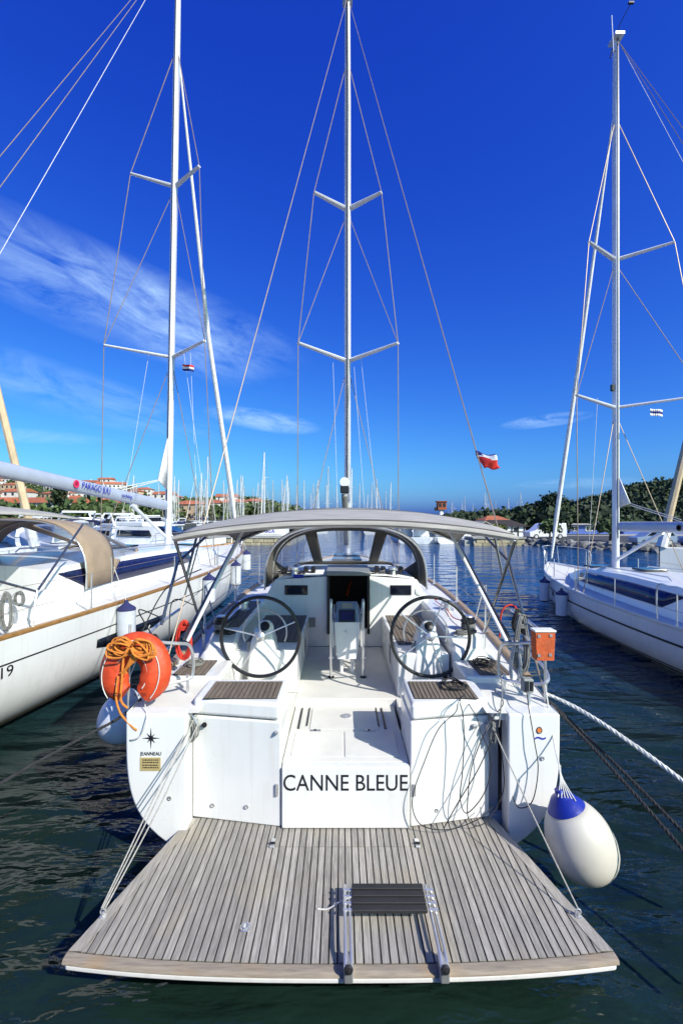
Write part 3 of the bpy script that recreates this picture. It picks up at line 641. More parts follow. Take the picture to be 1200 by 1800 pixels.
for i, (px, ty) in enumerate(mast_list):
    H = 14.5; d = (H-2.95)*800/(908-ty); sc = 1
    if d > 190: sc = 190/d; d = None
    if d is None: d = (14.5*0.72-2.95)*800/(908-ty); sc = .72
    side = 'left' if px < 560 else ('middle' if px < 700 else 'right')
    lab = {'left': 'far moored sailboat among the bare masts left of the bimini', 'middle': 'far moored sailboat whose mast shows above the middle of the bimini', 'right': 'far moored sailboat in front of the wooded hill right of the harbour tower'}[side]
    put(fs, len(used_s) > 0, px-1, d, r3.uniform(-.25,.25)+(0 if i % 2 else pi), sc, lab, 'sailboat', 'far moored sailboats, '+side); used_s.append(1)
mlab = ['white flybridge motor cruiser in the rows across the basin behind the left-hand yacht', 'white motor cruiser with navy cockpit canopy in the rows behind the left-hand yacht', 'white open motorboat with hardtop in the rows behind the left-hand yacht']
spots = [(150,31,.9),(196,33,1.2),(238,34,.9),(262,38,1.3)]
for row, d in enumerate((44,50,57,65,75,88)):
    px = 60+row*17
    while px < 338-row*4: spots.append((px+r3.uniform(-5,5), d+r3.uniform(-1.5,1.5), r3.uniform(0.6,1.9))); px += 3.9*800/d*r3.uniform(.9,1.3)
for i, (px, d, rz) in enumerate(spots):
    k = r3.choice((0,0,1,2)); put(fm[k], used_m[k], px, d, rz+(pi if r3.random() < .4 and px < 215 else 0), r3.uniform(.85,1.08), mlab[k], 'motorboat', 'motor cruisers in the left-hand rows'); used_m[k] = True
for px, d, k, rz in ((716,50,2,.1),(739,49,2,-.2),(763,50,2,.15),(786,49,1,.1),(808,50,2,-.1),(829,49,0,.2),(536,75,1,0.1),(566,78,2,.2),(650,75,2,.1),(682,72,1,-.3)):
    lab = 'small white boat with canopy moored below the wooded point, right of the sprayhood' if px > 700 else 'small white motorboat seen through the sprayhood windows'
    put(fm[k], used_m[k], px, d, rz, .68, lab, 'motorboat', 'small boats right of the sprayhood' if px > 700 else 'small boats behind the sprayhood'); used_m[k] = True

# sprayhood and bimini shared by the near yachts
def sprayhood(root, cx, ya, ym, yf, half_a, half_f, zb, zt, zf, fab, fab_in):
    K = 28
    def A(th, dz=0): c, s_ = cos(th), sin(th); return (-(abs(c)**0.75)*(1 if c > 0 else -1), abs(s_)**0.62)
    def arch(y, half, z0, z1, th): a, b_ = A(th); return V((cx(y)+half*a, y, z0+(z1-z0)*b_))
    def surf(th, v):   # v 0 = aft hoop, 0.36 = ridge hoop, 1 = foot on the roof
        if v < 0.36:
            t = v/0.36; return arch(ya+(ym-ya)*t, half_a*(1-.03*t), zb+.02*t, zt-.03*t*t, th)
        t = (v-.36)/.64; a, b_ = A(th); x = half_a*.97*a*(1-t)+half_f*a*t; z = (zb+.02+(zt-.03-zb-.02)*b_)*(1-t)+(zb+(zf-zb)*min(1, b_*1.3))*t
        return V((cx(ym)+x, ym+(yf-ym)*t*(0.35+0.65*min(1, b_*1.2)), z))
    sh = MB().grid([[surf(pi*j/K, v) for j in range(K+1)] for v in (0,.12,.24,.36,.44)]).build('sprayhood', fab, root, solid=.012)
    seams = (0.07, 0.34, 0.40, 0.60, 0.66, 0.93)
    for j0, j1 in ((0,seams[0]),(seams[1],seams[2]),(seams[3],seams[4]),(seams[5],1)):
        MB().grid([[surf(pi*(j0+(j1-j0)*k/3), v) for k in range(4)] for v in (.44,.55,.66,.77,.88,1)]).build('window_border', fab_in, sh, solid=.012)
    MB().grid([[surf(pi*j/K, v) for j in range(K+1)] for v in (.945,1)]).build('window_border', fab_in, sh, solid=.014)
    for j0, j1 in ((seams[0],seams[1]),(seams[2],seams[3]),(seams[4],seams[5])):
        MB().grid([[surf(pi*(j0+(j1-j0)*k/8), v) for k in range(9)] for v in (.44,.55,.66,.77,.86,.945)]).build('window_pane', M['vinyl'], sh)
    MB().grid([[surf(pi*j/K, v) + V((0,0,-.012)) for j in range(K+1)] for v in (0,.12,.24,.36)]).build('lining', fab_in, sh, solid=.006)
    for v, rr in ((0.005,.016),(.36,.014)): MB().tube([surf(pi*j/K, v)+V((0,0,-.03)) for j in range(K+1)], rr, 7).build('hoop', M['steel'], sh)
    return sh
def rig(root, mast, z0, z1, rx, wire_r, spreaders, chain, cap_z, matm, stern=None, bow=None, furl=None, segx=0.0):
    """mast + spreaders + shrouds; spreaders = (z, half, sweep)"""
    mx_, my_ = mast
    mt = MB().tube([(mx_,my_,z0),(mx_,my_,z0+(z1-z0)*.8),(mx_,my_,z1)], [rx,rx,rx*.8], 14, flat=0.8).build('mast', matm, root)
    MB().box(mx_-.012,mx_+.012,my_-rx*1.05,my_-rx*.85,z0+.8,z1).build('sail_track', M['black'], mt)
    MB().box(mx_-rx*1.2,mx_+rx*1.2,my_-rx*2.0,my_+rx*1.5,z1,z1+.08).build('masthead', M['alu'], mt)
    for z, h_, sw in spreaders:
        for s_ in (-1,1): MB().tube([(mx_+s_*rx*.5,my_,z-.03),(mx_+s_*h_,my_-sw,z+.03)], [.045,.028], 8, flat=1.8).build('spreader', matm, mt)
    for s_ in (-1,1):
        c = V((mx_+s_*chain[0], my_-chain[1], chain[2]))
        tips = [V((mx_+s_*h_, my_-sw, z+.03)) for z, h_, sw in spreaders]
        MB().tube([c]+tips+[V((mx_, my_, cap_z))], wire_r, 5).build('shroud', M['wire'], root)
        for i, tp in enumerate(tips[:-1] if len(tips) > 1 else tips):
            zt_ = spreaders[i+1][0]-.25 if i+1 < len(spreaders) else cap_z
            MB().tube([tp, V((mx_+s_*rx*.5, my_, zt_))], wire_r*.85, 5).build('shroud', M['wire'], root)
        MB().tube([c+V((0,-.25,0)), V((mx_+s_*rx*.5, my_, spreaders[0][0]-.35))], wire_r*.9, 5).build('shroud', M['wire'], root)
        MB().tube([c+V((0,0.1,0)), c+V((0,.1,.32))], .016, 6).build('turnbuckle', M['steel'], root)
    return mt
def stanchions(root, pts, h_, group_r=.012, lines=(1.0, 0.5), lr=.004, mat='steel'):
    for p in pts:
        MB().tube([p, p+V((0,0,h_))], group_r, 7).build('stanchion', M[mat], root)
        MB().lathe([(.035,0),(.035,.02),(.02,.03),(.018,.08)], p, n=10).build('stanchion_base', M['steel'], root)
    for f in lines: MB().tube([p+V((0,0,h_*f-.01)) for p in pts], lr, 5).build('lifeline', M['wire'], root)

def near_yacht(label, org, rz, Lh, ys, B, Z, trim, roof, windows, mast, mz, rx, spreaders, chain, cap_z, boom, wood_m, hullwin, bottom_stripes, stripe):
    r = thing('sailing_yacht', label, 'yacht', (org[0], org[1], 0), rz=rz, local=True)
    m_ = MB(); rows = hull(m_, ys, B, Z, n=40, p=(4.2,2.6)); m_.add(rows[0], [tuple(range(len(rows[0])))]); m_.build('hull', M['gel_old'], r, sharp=50)
    nn = len(rows)
    m_ = MB()
    m_.grid([[rw[0]+V((0,0,-.02)), rw[0].lerp(rw[-1], .5)+V((0,0,.03)), rw[-1]+V((0,0,-.02))] for rw in rows]); m_.build('deck', M['deck'], r)
    for e in (0, -1):
        s_ = 1 if e == 0 else -1
        MB().grid([[rw[e]+V((s_*.0,0,-.012)), rw[e]+V((-s_*.012,0,.0)), rw[e]+V((-s_*.008,0,.05)), rw[e]+V((s_*.045,0,.05)), rw[e]+V((s_*.05,0,-.02))] for rw in rows]).build('toe_rail', wood_m, r, sharp=60)
    # painted stripes that follow the hull
    def on_hull(f, z, side, off=.006):
        y = ys[0]+(ys[-1]-ys[0])*f; i = min(nn-2, int(f*(nn-1))); t = f*(nn-1)-i
        rw = [a.lerp(b_, t) for a, b_ in zip(rows[i], rows[i+1])]
        half = rw[len(rw)//2:] if side > 0 else rw[:len(rw)//2+1][::-1]
        for a, b_ in zip(half[:-1], half[1:]):
            if a.z <= z <= b_.z: q = a.lerp(b_, (z-a.z)/(b_.z-a.z)); q.x += side*off; return q
        q = half[-1].copy(); q.x += side*off; return q
    for z0, z1, mm in bottom_stripes:
        for sd_ in (-1,1): MB().grid([[on_hull(f/60, z0, sd_), on_hull(f/60, z1, sd_)] for f in range(0,60)]).build('waterline_stripe', M[mm], r)
    if stripe:
        for sd_ in (-1,1): MB().grid([[on_hull(f/50, crom(ys, Z, ys[0]+(ys[-1]-ys[0])*f/50)-stripe[0]-stripe[1], sd_), on_hull(f/50, crom(ys, Z, ys[0]+(ys[-1]-ys[0])*f/50)-stripe[0], sd_)] for f in range(1,50)]).build('hull_stripe', M['black'], r)
    for (f0, f1, z0, z1, sd_) in hullwin:
        MB().grid([[on_hull(f0+(f1-f0)*(k/8), z0+(.05 if k == 0 else 0), sd_, .008), on_hull(f0+(f1-f0)*(k/8), z1, sd_, .008)] for k in range(9)]).build('hull_window', M['glass_d'], r, solid=.008)
    # coachroof: (y, half base, half top, z top)
    def zdk(y): return crom(ys, Z, y)
    sec = []
    for y, hb, ht, zt in roof:
        zb = zdk(y)-.04; pts = [(-hb,zb),(-(hb*.45+ht*.55),zb+(zt-zb)*.6),(-ht,zt-.05),(-ht*.6,zt-.01),(0,zt),(ht*.6,zt-.01),(ht,zt-.05),((hb*.45+ht*.55),zb+(zt-zb)*.6),(hb,zb)]
        sec.append([V((x, y, z)) for x, z in pts])
    m_ = MB().grid(sec); m_.add(sec[0], [tuple(range(9))[::-1]]); cr = m_.build('coachroof', M['gel'], r, sharp=40)
    for (y0, y1, f0, f1) in windows:
        for s_ in (-1,1):
            g = []
            for k in range(9):
                y = y0+(y1-y0)*k/8; hb = crom([a[0] for a in roof], [a[1] for a in roof], y); ht = crom([a[0] for a in roof], [a[2] for a in roof], y); zt = crom([a[0] for a in roof], [a[3] for a in roof], y); zb = zdk(y)-.04
                def pt(f):
                    if f < .6: x = hb+(hb*.45+ht*.55-hb)*f/.6
                    else: x = hb*.45+ht*.55+(ht-hb*.45-ht*.55)*(f-.6)/.4
                    return V((s_*(x+.012), y, zb+(zt-.05-zb)*f))
                taper = (0.06 if k == 0 else 1)
                fm_ = (f0+f1)/2; g.append([pt(f1-(f1-f0)*taper), pt(f1)])
            MB().grid(g).build('window', M['glass_b'], cr, solid=.012)
    # hatches on the roof
    for y in (roof[2][0]+.2, roof[-2][0]-.5): MB().box(-.28,.28,y,y+.5,crom([a[0] for a in roof],[a[3] for a in roof],y)-.0,crom([a[0] for a in roof],[a[3] for a in roof],y)+.05).build('hatch', M['glass_d'], cr, bev=.01)
    for s_ in (-1,1): MB().tube([(s_*roof[2][2]*.8,roof[1][0]+.3,roof[1][3]),(s_*roof[2][2]*.8,roof[1][0]+.4,roof[1][3]+.07),(s_*roof[3][2]*.8,roof[3][0]-.4,roof[3][3]+.07),(s_*roof[3][2]*.8,roof[3][0]-.3,roof[3][3])], .014, 6).build('handrail', M['steel'], cr)
    mt = rig(r, mast, mz[0], mz[1], rx, .012, spreaders, chain, cap_z, M['mast_white'])
    (by0, bz0, by1, bz1, br) = boom
    bm_ = MB().tube([(0,by0,bz0),(0,by1,bz1)], br, 14, flat=.62).build('boom', M['boom'], r, sharp=60)
    MB().tube([(0,by0-.9-.7,bz0-(bz0-bz1)*.15-.12),(0,mast[1]-.12,mz[0]+.25)], [.05,.045], 8).build('boom_vang', M['mast_white'], r)
    # pulpit
    yb = ys[-1]; hb2 = crom(ys, B, yb-1.3)
    MB().tube(smooth([(-hb2,yb-1.3,zdk(yb-1.3)),(-hb2,yb-1.3,zdk(yb)+.55),(-.25,yb-.05,zdk(yb)+.62),(.25,yb-.05,zdk(yb)+.62),(hb2,yb-1.3,zdk(yb)+.55),(hb2,yb-1.3,zdk(yb-1.3))], 4), .014, 7).build('pulpit', M['steel'], r)
    for s_ in (-1,1): MB().tube([(s_*.22,yb-.3,zdk(yb)),(s_*.25,yb-.1,zdk(yb)+.6)], .013, 6).build('pulpit', M['steel'], r)
    for s_ in (-1,1):
        sp = [V((s_*(crom(ys,B,y)-.08), y, zdk(y))) for y in [1.2+(yb-1.3-1.2)*k/5 for k in range(6)]]
        stanchions(r, sp, .62)
    MB().tube(smooth([(crom(ys,B,1.2)-.08,1.2,zdk(1)+.62),(crom(ys,B,.3)-.1,.35,zdk(0)+.64),(.9,.12,zdk(0)+.64)], 4), .013, 7).build('pushpit', M['steel'], r)
    MB().tube(smooth([(-crom(ys,B,1.2)+.08,1.2,zdk(1)+.62),(-crom(ys,B,.3)+.1,.35,zdk(0)+.64),(-.9,.12,zdk(0)+.64)], 4), .013, 7).build('pushpit', M['steel'], r)
    return r, mt, bm_, on_hull

# --- left-hand yacht
LRZ = -atan2(2.36, 15)
lys = [0,2,5,8,11,13.2,15.2]; lB = [1.92,2.05,2.12,2.08,1.62,.95,.03]; lZ = [1.40,1.43,1.48,1.56,1.66,1.75,1.84]
ly, lmast, lboom, lon = near_yacht('large white sailing yacht on the left with tan sprayhood, grey boom and varnished toe rail', (-6.66,4), LRZ, 15.2, lys, lB, lZ, None,
    [(3.6,1.42,1.25,2.16),(5.0,1.42,1.22,2.2),(7.0,1.38,1.15,2.2),(9.0,1.2,.98,2.14),(11.0,.85,.65,1.98),(12.6,.4,.25,1.74)], [(3.9,8.8,.36,.86)], (0,9.6), (2.1,19.8), .115,
    [(7.7,1.5,.95),(12.75,1.05,.55)], (1.75,.6,1.62), 16.8, (9.4,3.28,2.4,3.93,.145), M['wood'],
    [(.25,.385,.80,.98,1)], [(.06,.12,'black'),(.17,.22,'gold')], (.32,.02))
ly.rotation_euler = (0, radians(1.1), LRZ)      # heels a little towards the middle yacht
# forestay with furled sail
MB().tube([(0,15.0,1.95),(0,14.4,3.6),(0,12,9.2),(0,9.72,16.6)], [.04,.095,.075,.028], 9).build('furled_sail', M['sailcloth'], ly)
for sx in (-1,1): MB().tube([(0,9.5,19.7),(sx*.35,2.0,5.2),(sx*1.2,0.1,1.5)], .007, 5).build('backstay', M['wire'], ly)
MB().tube([(0,9.5,19.7),(0,2.4,4.1)], .006, 5).build('topping_lift', M['rope_w'], ly)
for xx, zz, k in ((.7,7.7,1.3),(-.6,7.7,1.3),(.5,7.7,1.7)): MB().tube([(xx,9.4,zz),(k*(1 if xx > 0 else -1),9.0,1.6)], .005, 5).build('flag_halyard', M['rope_w'], ly)
MB().add([(0,9.46,5.25),(0,9.46,3.75),(.03,8.95,3.98)], [(0,1,2)]).build('mainsail', M['sailcloth'], ly, solid=.03)
MB().tube([(.03,8.95,3.98),(0,7.1,3.62)], .012, 5).build('outhaul', M['rope_w'], ly)
MB().tube([(.03,8.95,3.95),(0,7.3,3.58)], .012, 5).build('outhaul', M['rope_w'], ly)
# lettering on boom
a = atan2(3.93-3.28, 7.0)
bp_ = lambda y: 3.28+(9.4-y)/7.0*.65
for s_, sz, y, wd, mm in (('PARAGO JUU', .20, 6.35, .92, 'logo_blue'), ('yachting', .13, 5.45+2.0, .42, 'logo_blue')):
    Rm = Matrix(((0,0,1),(1,0,0),(0,1,0))).to_4x4()   # text x -> +Y, text y -> +Z, faces +X
    text(s_, sz, Matrix.Translation(V((.112, y, bp_(y)+(.02 if sz > .15 else .0)))) @ Matrix.Rotation(-a, 4, 'X') @ Rm, M[mm], lboom, 'lettering', wid=wd)
MB().lathe([(.085,0),(.085,.006),(.045,.006),(.045,0)], (.108,5.72,bp_(5.72)+.02), (1,0,0), 20).build('logo', M['pink'], lboom)
sprayhood(ly, lambda y: 0, 4.35, 5.1, 6.9, 1.45, 1.05, 1.72, 2.92, 2.2, M['canvas_t'], M['canvas_t'])
# cream bimini
bm = MB().grid([[V((u*1.72, y, 3.08+.10*(1-((y-2.1)/1.9)**2)-.16*abs(u)**2.4)) for u in [-1+2*k/16 for k in range(17)]] for y in [.3+3.7*j/10 for j in range(11)]]).build('bimini', M['canvas'], ly, solid=.02)
for s_ in (-1,1):
    MB().tube([(s_*1.72,.4,2.87),(s_*1.8,2.9,1.9)], .018, 7).build('frame_tube', M['tube'], bm)
    MB().tube([(s_*1.72,3.9,2.85),(s_*1.8,2.9,1.9)], .018, 7).build('frame_tube', M['tube'], bm)
    MB().tube([(s_*1.72,2.1,2.97),(s_*1.76,1.65,2.4)], .018, 7).build('frame_tube', M['tube'], bm)
    MB().tube([(s_*1.8,2.9,1.92),(s_*1.86,2.75,1.45)], .02, 7).build('frame_tube', M['steel'], bm)
    # coamings and cockpit seats
    MB().box(*(sorted((s_*1.1, s_*1.5))), .5, 3.6, 1.4, 1.82).build('coaming', M['gel'], ly, bev=.06, segs=3)
    MB().lathe([(.1,0),(.1,.1),(.07,.12),(.08,.2),(.0,.21)], (s_*1.3,2.2,1.82), n=16).build('winch', M['steel'], ly)
    MB().tube(smooth([(s_*1.95,1.75,1.45),(s_*1.92,1.75,1.98),(s_*1.9,1.2,2.06),(s_*1.85,.5,2.06)], 4), .015, 7).build('pushpit', M['steel'], ly)
MB().box(-1.08,1.08,.5,3.55,1.05,1.12).build('cockpit_floor', M['deck'], ly)
text('419', .20, Matrix.Translation(lon(.138,1.0,1)+V((.004,0,0))) @ Matrix(((0,0,1),(1,0,0),(0,1,0))).to_4x4(), M['decal'], ly, 'lettering', wid=.34)

# --- right-hand yacht
rys = [0,2,4.5,7,9,10.4,11.5]; rB = [1.35,1.58,1.68,1.60,1.18,.66,.03]; rZ = [.92,.93,.96,1.02,1.10,1.17,1.25]
ry, rmast, rboom, ron = near_yacht('white sailing yacht on the right with dark coachroof windows and black hull stripe', (7.6,5.2), 0, 11.5, rys, rB, rZ, None,
    [(2.6,1.18,1.0,1.56),(4.0,1.16,.98,1.60),(5.6,1.1,.9,1.62),(7.4,.98,.78,1.55),(8.6,.7,.5,1.36),(9.4,.4,.25,1.18)], [(3.5,7.8,.30,.80)], (-.02,7.4), (1.55,16.1), .105,
    [(6.0,1.62,1.05),(10.1,1.12,.7)], (1.4,.7,1.0), 14.0, (7.2,2.68,1.2,2.75,.13), M['gel_old'],
    [(.71,.735,.60,.72,-1)], [(.06,.12,'black'),(.16,.19,'black')], (.26,.045))
MB().tube([(0,11.3,1.45),(0,10.9,3.0),(0,9.3,8.2),(-.02,7.52,14.1)], [.035,.078,.06,.025], 9).build('furled_sail', M['sailcloth'], ry)
for sx in (-1,1): MB().tube([(0,7.3,16.0),(sx*.3,1.2,4.2),(sx*.95,.1,1.0)], .007, 5).build('backstay', M['wire'], ry)
MB().tube([(0,7.3,16.0),(0,1.3,2.9)], .005, 5).build('topping_lift', M['rope_w'], ry)
MB().add([(0,7.26,4.0),(0,7.26,3.2),(.03,6.85,3.3)], [(0,1,2)]).build('mainsail', M['sailcloth'], ry, solid=.03)
for dz in (0,-.05): MB().tube([(.03,6.85,3.3+dz),(0,5.0,2.88+dz)], .01, 5).build('outhaul', M['rope_w'], ry)
MB().lathe([(.075,0),(.075,.006),(.05,.006),(.05,0)], (-.088,4.95,2.7), (-1,0,0), 20).build('logo', M['decal'], rboom)
MB().tube([(-.2,7.2,15.6),(-.25,7.2,16.6)], .012, 6).build('antenna', M['mast_white'], rmast)
MB().tube([(-.35,7.1,15.35),(-.2,7.25,15.75),(-.02,7.4,15.8)], .018, 6).build('wind_sensor', M['black'], rmast)
MB().tube([(0,7.4,16.1),(.02,7.3,16.45),(.14,7.0,16.7)], .01, 5).build('wind_vane', M['black'], rmast)
MB().cbox((.15,7.0,16.72), .14, .06, .04).build('wind_vane', M['black'], rmast)
MB().cbox((-.14,7.35,6.5), .08, .1, .18).build('deck_light', M['black'], rmast, bev=.01)
MB().tube([(-.8,6.9,6.1),(-1.2,6.7,1.1)], .005, 5).build('flag_halyard', M['rope_w'], ry)
for s_ in (-1,1):
    MB().tube([(s_*.9,.3,1.0),(s_*.9,.3,2.2),(s_*.9,2.5,2.3)], .015, 6).build('cover_frame', M['steel'], ry)
    MB().tube(smooth([(s_*1.5,3.6,.97),(s_*1.5,3.6,1.6),(s_*1.5,3.3,1.65),(s_*1.5,2.9,1.6),(s_*1.5,2.9,.97)], 4), .016, 7).build('gate_rail', M['steel'], ry)
# two more yachts whose tan furled sails show at the edges
for lab, bx, by, hd, hgt in (('yacht with tan sail cover partly hidden behind the left-hand yacht', -13.35, 20, (1,-.08), 1.7), ('yacht with tan sail cover partly hidden behind the right-hand yacht boom', 13.95, 20, (-1,-.08), 1.6)):
    v = V((hd[0], hd[1], 0)).normalized(); rz = atan2(-v.x, v.y)
    r = thing('sailing_yacht', lab, 'yacht', (bx-v.x*11, by-v.y*11, 0), rz=rz, local=True)
    ys = [0,3,6,9,11]; B = [1.3,1.75,1.7,1.0,0.03]; Z = [1.2,1.2,1.3,1.5,hgt]
    m_ = MB(); rows = hull(m_, ys, B, Z, n=20); m_.add(rows[0], [tuple(range(len(rows[0])))]); m_.build('hull', M['gel_old'], r)
    MB().grid([[rw[0], rw[0].lerp(rw[-1], .5)+V((0,0,.03)), rw[-1]] for rw in rows]).build('deck', M['deck'], r)
    MB().box(-1,1,3,7.5,1.25,1.75).build('coachroof', M['gel'], r, bev=.1)
    MB().box(-1.01,1.01,3.6,6.8,1.42,1.6).build('window', M['glass_d'], r)
    MB().tube([(0,7.0,1.6),(0,7.0,17.5)], .1, 10).build('mast', M['mast_white'], r)
    MB().tube([(0,10.9,1.7),(0,10.7,2.4),(0,9,9),(0,7.1,16.8)], [.04,.17,.15,.04], 9).build('furled_sail', M['sail_tan'], r)
    MB().tube([(0,10.9,1.6),(0,10.6,2.6)], .21, 9).build('furled_sail', M['sailcloth'], r)
    for s_ in (-1,1): MB().tube([(s_*1.5,6.8,1.3),(s_*1.1,6.8,8),(0,7,17)], .008, 5).build('shroud', M['wire'], r)

# ================================================================== the yacht in the middle
cxf = lambda y: 0.01+0.018*(y-3.85)
Y = thing('sailing_yacht', 'white sailing yacht seen from astern in the middle with open swim platform and twin wheels', 'yacht', (0.01, 3.85, 0))
ys = [3.80,5,7,9.3,11.5,13.5,14.7,15.4]; B = [1.80,1.87,1.95,1.93,1.65,1.0,.45,.04]; Z = [1.31,1.37,1.44,1.50,1.56,1.63,1.68,1.72]
m_ = MB(); hrows = hull(m_, ys, B, Z, cxf, zk=(-.12,-.5,0), n=44, p=(4.2,2.4)); m_.build('hull', M['gel'], Y, sharp=50)
zdk = lambda y: crom(ys, Z, y); bdk = lambda y: crom(ys, B, y)
def inner(y):   # inboard limit of the side decks
    if y < 7.0: return 1.2
    return crom([7,10.5,12.0,12.1], [1.25,.85,.4,0], y)
rowsL, rowsR = [], []
for i in range(45):
    y = 3.80+(15.4-3.80)*i/44; c = cxf(y); k = min(inner(y), bdk(y)*.98)
    rowsL.append([V((c-bdk(y), y, zdk(y)-.012)), V((c-k, y, zdk(y)))]); rowsR.append([V((c+k, y, zdk(y))), V((c+bdk(y), y, zdk(y)-.012))])
m_ = MB().grid(rowsL); m_.grid(rowsR); m_.build('side_deck', M['deck'], Y)
for s_ in (-1,1):
    MB().grid([[V((cxf(y)+s_*(bdk(y)+.004), y, zdk(y)-.02)), V((cxf(y)+s_*(bdk(y)+.01), y, zdk(y)+.035)), V((cxf(y)+s_*(bdk(y)-.05), y, zdk(y)+.035)), V((cxf(y)+s_*(bdk(y)-.055), y, zdk(y)-.01))] for y in [4.5+(15.35-4.5)*i/40 for i in range(41)]]).build('toe_rail', M['wood_pale'], Y, sharp=60)

# transom wings
sec0 = hull_section(1.80, 1.31, -.12, 0.01, 0, n=24, p=4.2)
for s_ in (-1,1):
    xin = 1.29 if s_ < 0 else 1.37
    half = [(p.x-.01, p.z) for p in sec0 if (p.x-.01)*s_ >= xin]
    half = sorted(half, key=lambda q: -q[1]); half = [(abs(a), b_) for a, b_ in half]
    half = [h_ for i, h_ in enumerate(half) if i == 0 or abs(h_[1]-half[i-1][1]) > .002]
    half = [(half[0][0], 1.312)]+half[1:]
    poly = [(xin, 1.312)]+half+[(xin, half[-1][1]+.02)]
    poly = [(0.01+s_*a, b_) for a, b_ in poly]
    if s_ < 0: poly = poly[::-1]
    wg = MB().prism(poly, 3.77, 3.94, axis='y').build('transom_wing', M['gel'], Y, bev=.022, segs=3)
    if s_ < 0: wingL = wg
    else: wingR = wg
MB().box(-1.4, 1.42, 3.99, 4.05, -.1, .34).build('transom_base', M['gel'], Y)

# stern lockers either side of the well
def locker(s_, xi, xo):
    poly = [(xi,3.80),(xo,3.93),(xo,4.40),(xi,4.40)]
    if s_ < 0: poly = poly[::-1]
    lk = MB().prism(poly, .355, 1.232).build('stern_locker', M['gel'], Y, bev=.015, segs=3)
    po = [(xi+s_*.006,3.795),(xo-s_*.006,3.925),(xo-s_*.006,4.40),(xi+s_*.006,4.40)]
    if s_ < 0: po = po[::-1]
    MB().prism(po, 1.242, 1.385).build('locker_lid', M['gel'], lk, bev=.035, segs=3)
    # teak pad
    x0, x1 = (xi+s_*.05, xo-s_*.10); x0, x1 = min(x0,x1), max(x0,x1)
    MB().box(x0,x1,3.90,4.30,1.386,1.390).build('pad_base', M['caulk'], lk)
    n_ = 15; wd = (x1-x0)/n_
    for i in range(n_):
        a0, a1 = x0+wd*i+.004, x0+wd*(i+1)-.004
        MB().box(a0,a1,3.905,4.295,1.3905,1.396).build('plank', M['teak_x'], lk)
    return lk
lkL = locker(-1, -.505, -1.285); lkR = locker(1, .575, 1.275)
MB().box(1.27,1.40,4.08,4.12,.2,1.25).build('transom_recess', M['gel'], Y); MB().box(1.278,1.40,3.84,4.4,1.225,1.308).build('transom_recess', M['gel'], Y, bev=.02)
MB().lathe([(.022,0),(.022,.01),(.012,.012),(.01,.03)], (-1.17,3.893,1.17), (0,-1,0), 14).build('latch', M['black'], lkL)
MB().lathe([(.018,0),(.018,.01),(.01,.03)], (-.54,3.80,1.15), (0,-1,0), 14).build('latch', M['steel'], lkL)
MB().lathe([(.022,0),(.022,.01),(.012,.012),(.01,.03)], (1.13,3.893,1.16), (0,-1,0), 14).build('latch', M['steel'], lkR)
# cleats on transom (left and right), where the lifting tackles are made fast
def cleat(p, parent, yaw=0.5):
    m_ = MB(); R = Matrix.Rotation(yaw, 3, 'Y')
    m_.tube([V(p)+R @ V((-.055,-.05,0)), V(p)+R @ V((0,-.055,0)), V(p)+R @ V((.055,-.05,0))], [.006,.012,.006], 8)
    for x in (-.02,.02): m_.tube([V(p)+R @ V((x,.01,0)), V(p)+R @ V((x,-.05,0))], .008, 7)
    return m_.build('cleat', M['steel'], parent)
cleat((-1.235,3.905,1.22), lkL, 1.1); cleat((1.245,3.905,1.18), lkR, -1.1)

for pr_, x, z in ((lkL,-.80,.50),(lkL,-1.10,.48),(lkR,.80,.47),(wingR,1.66,.95),(wingL,-1.42,.62)):
    yy = 3.765 if pr_ in (wingL, wingR) else 3.80+abs(abs(x)-.54)*.13/.75*1.0-.004
    MB().lathe([(.018,0),(.018,.004),(.011,.006),(.009,.001),(0,.001)], (x,yy,z), (0,-1,0), 16).build('skin_fitting', M['steel'], pr_)
for pr_, sg, x0 in ((lkL,-1,-.505),(lkR,1,.575)):
    MB().box(min(x0+sg*.02,x0+sg*.045),max(x0+sg*.02,x0+sg*.045),3.788,3.80,.62,.72).build('hinge', M['steel'], pr_, bev=.003)
# name panel + well floor
npn = MB().prism([(-.497,3.775),(.567,3.775),(.567,3.86),(-.497,3.86)], .36, .868).build('name_panel', M['gel'], Y, bev=.012, segs=3)
text('CANNE BLEUE', .19, facing_cam(V((0.033,3.7735,.735))), M['decal'], npn, 'lettering', wid=1.03)
fl = MB().box(-.50, .57, 3.864, 5.0, .80, .872).build('well_floor', M['deck'], Y, bev=.006)
for (a0, a1, b0, b1) in ((-.44,.012,3.93,4.38),(.03,.50,3.93,4.38),(-.31,.36,4.43,4.93)):
    MB().box(a0,a1,b0,b1,.872,.880).build('floor_hatch', M['deck'], fl, bev=.004)
for a0 in (-.42,.43): MB().box(a0-.008,a0+.008,4.45,4.92,.8725,.884).build('hatch_slot', M['black'], fl)
for a0 in (-.34,.37): MB().box(a0-.006,a0+.006,4.50,4.92,.8805,.886).build('hatch_slot', M['black'], fl)
MB().lathe([(.055,0),(.055,.006),(.045,.008),(.04,.004),(.012,.004),(.01,.01)], (.045,4.72,.880), n=24).build('drain', M['steel'], fl)
for x in (-.25,.27):
    MB().box(x-.05,x+.05,4.395,4.43,.8725,.879).build('latch', M['steel'], fl); MB().box(x-.015,x+.005,4.40,4.425,.8795,.884).build('latch', M['black'], fl)

# cockpit sole
so_ = MB().box(-.51,.60,5.0,7.0,.80,.95).build('cockpit_floor', M['deck'], Y, bev=.01)
MB().box(-1.22,-.51,4.40,7.0,.80,.948).build('helm_floor', M['deck'], Y); MB().box(.60,1.24,4.40,7.0,.80,.948).build('helm_floor', M['deck'], Y)
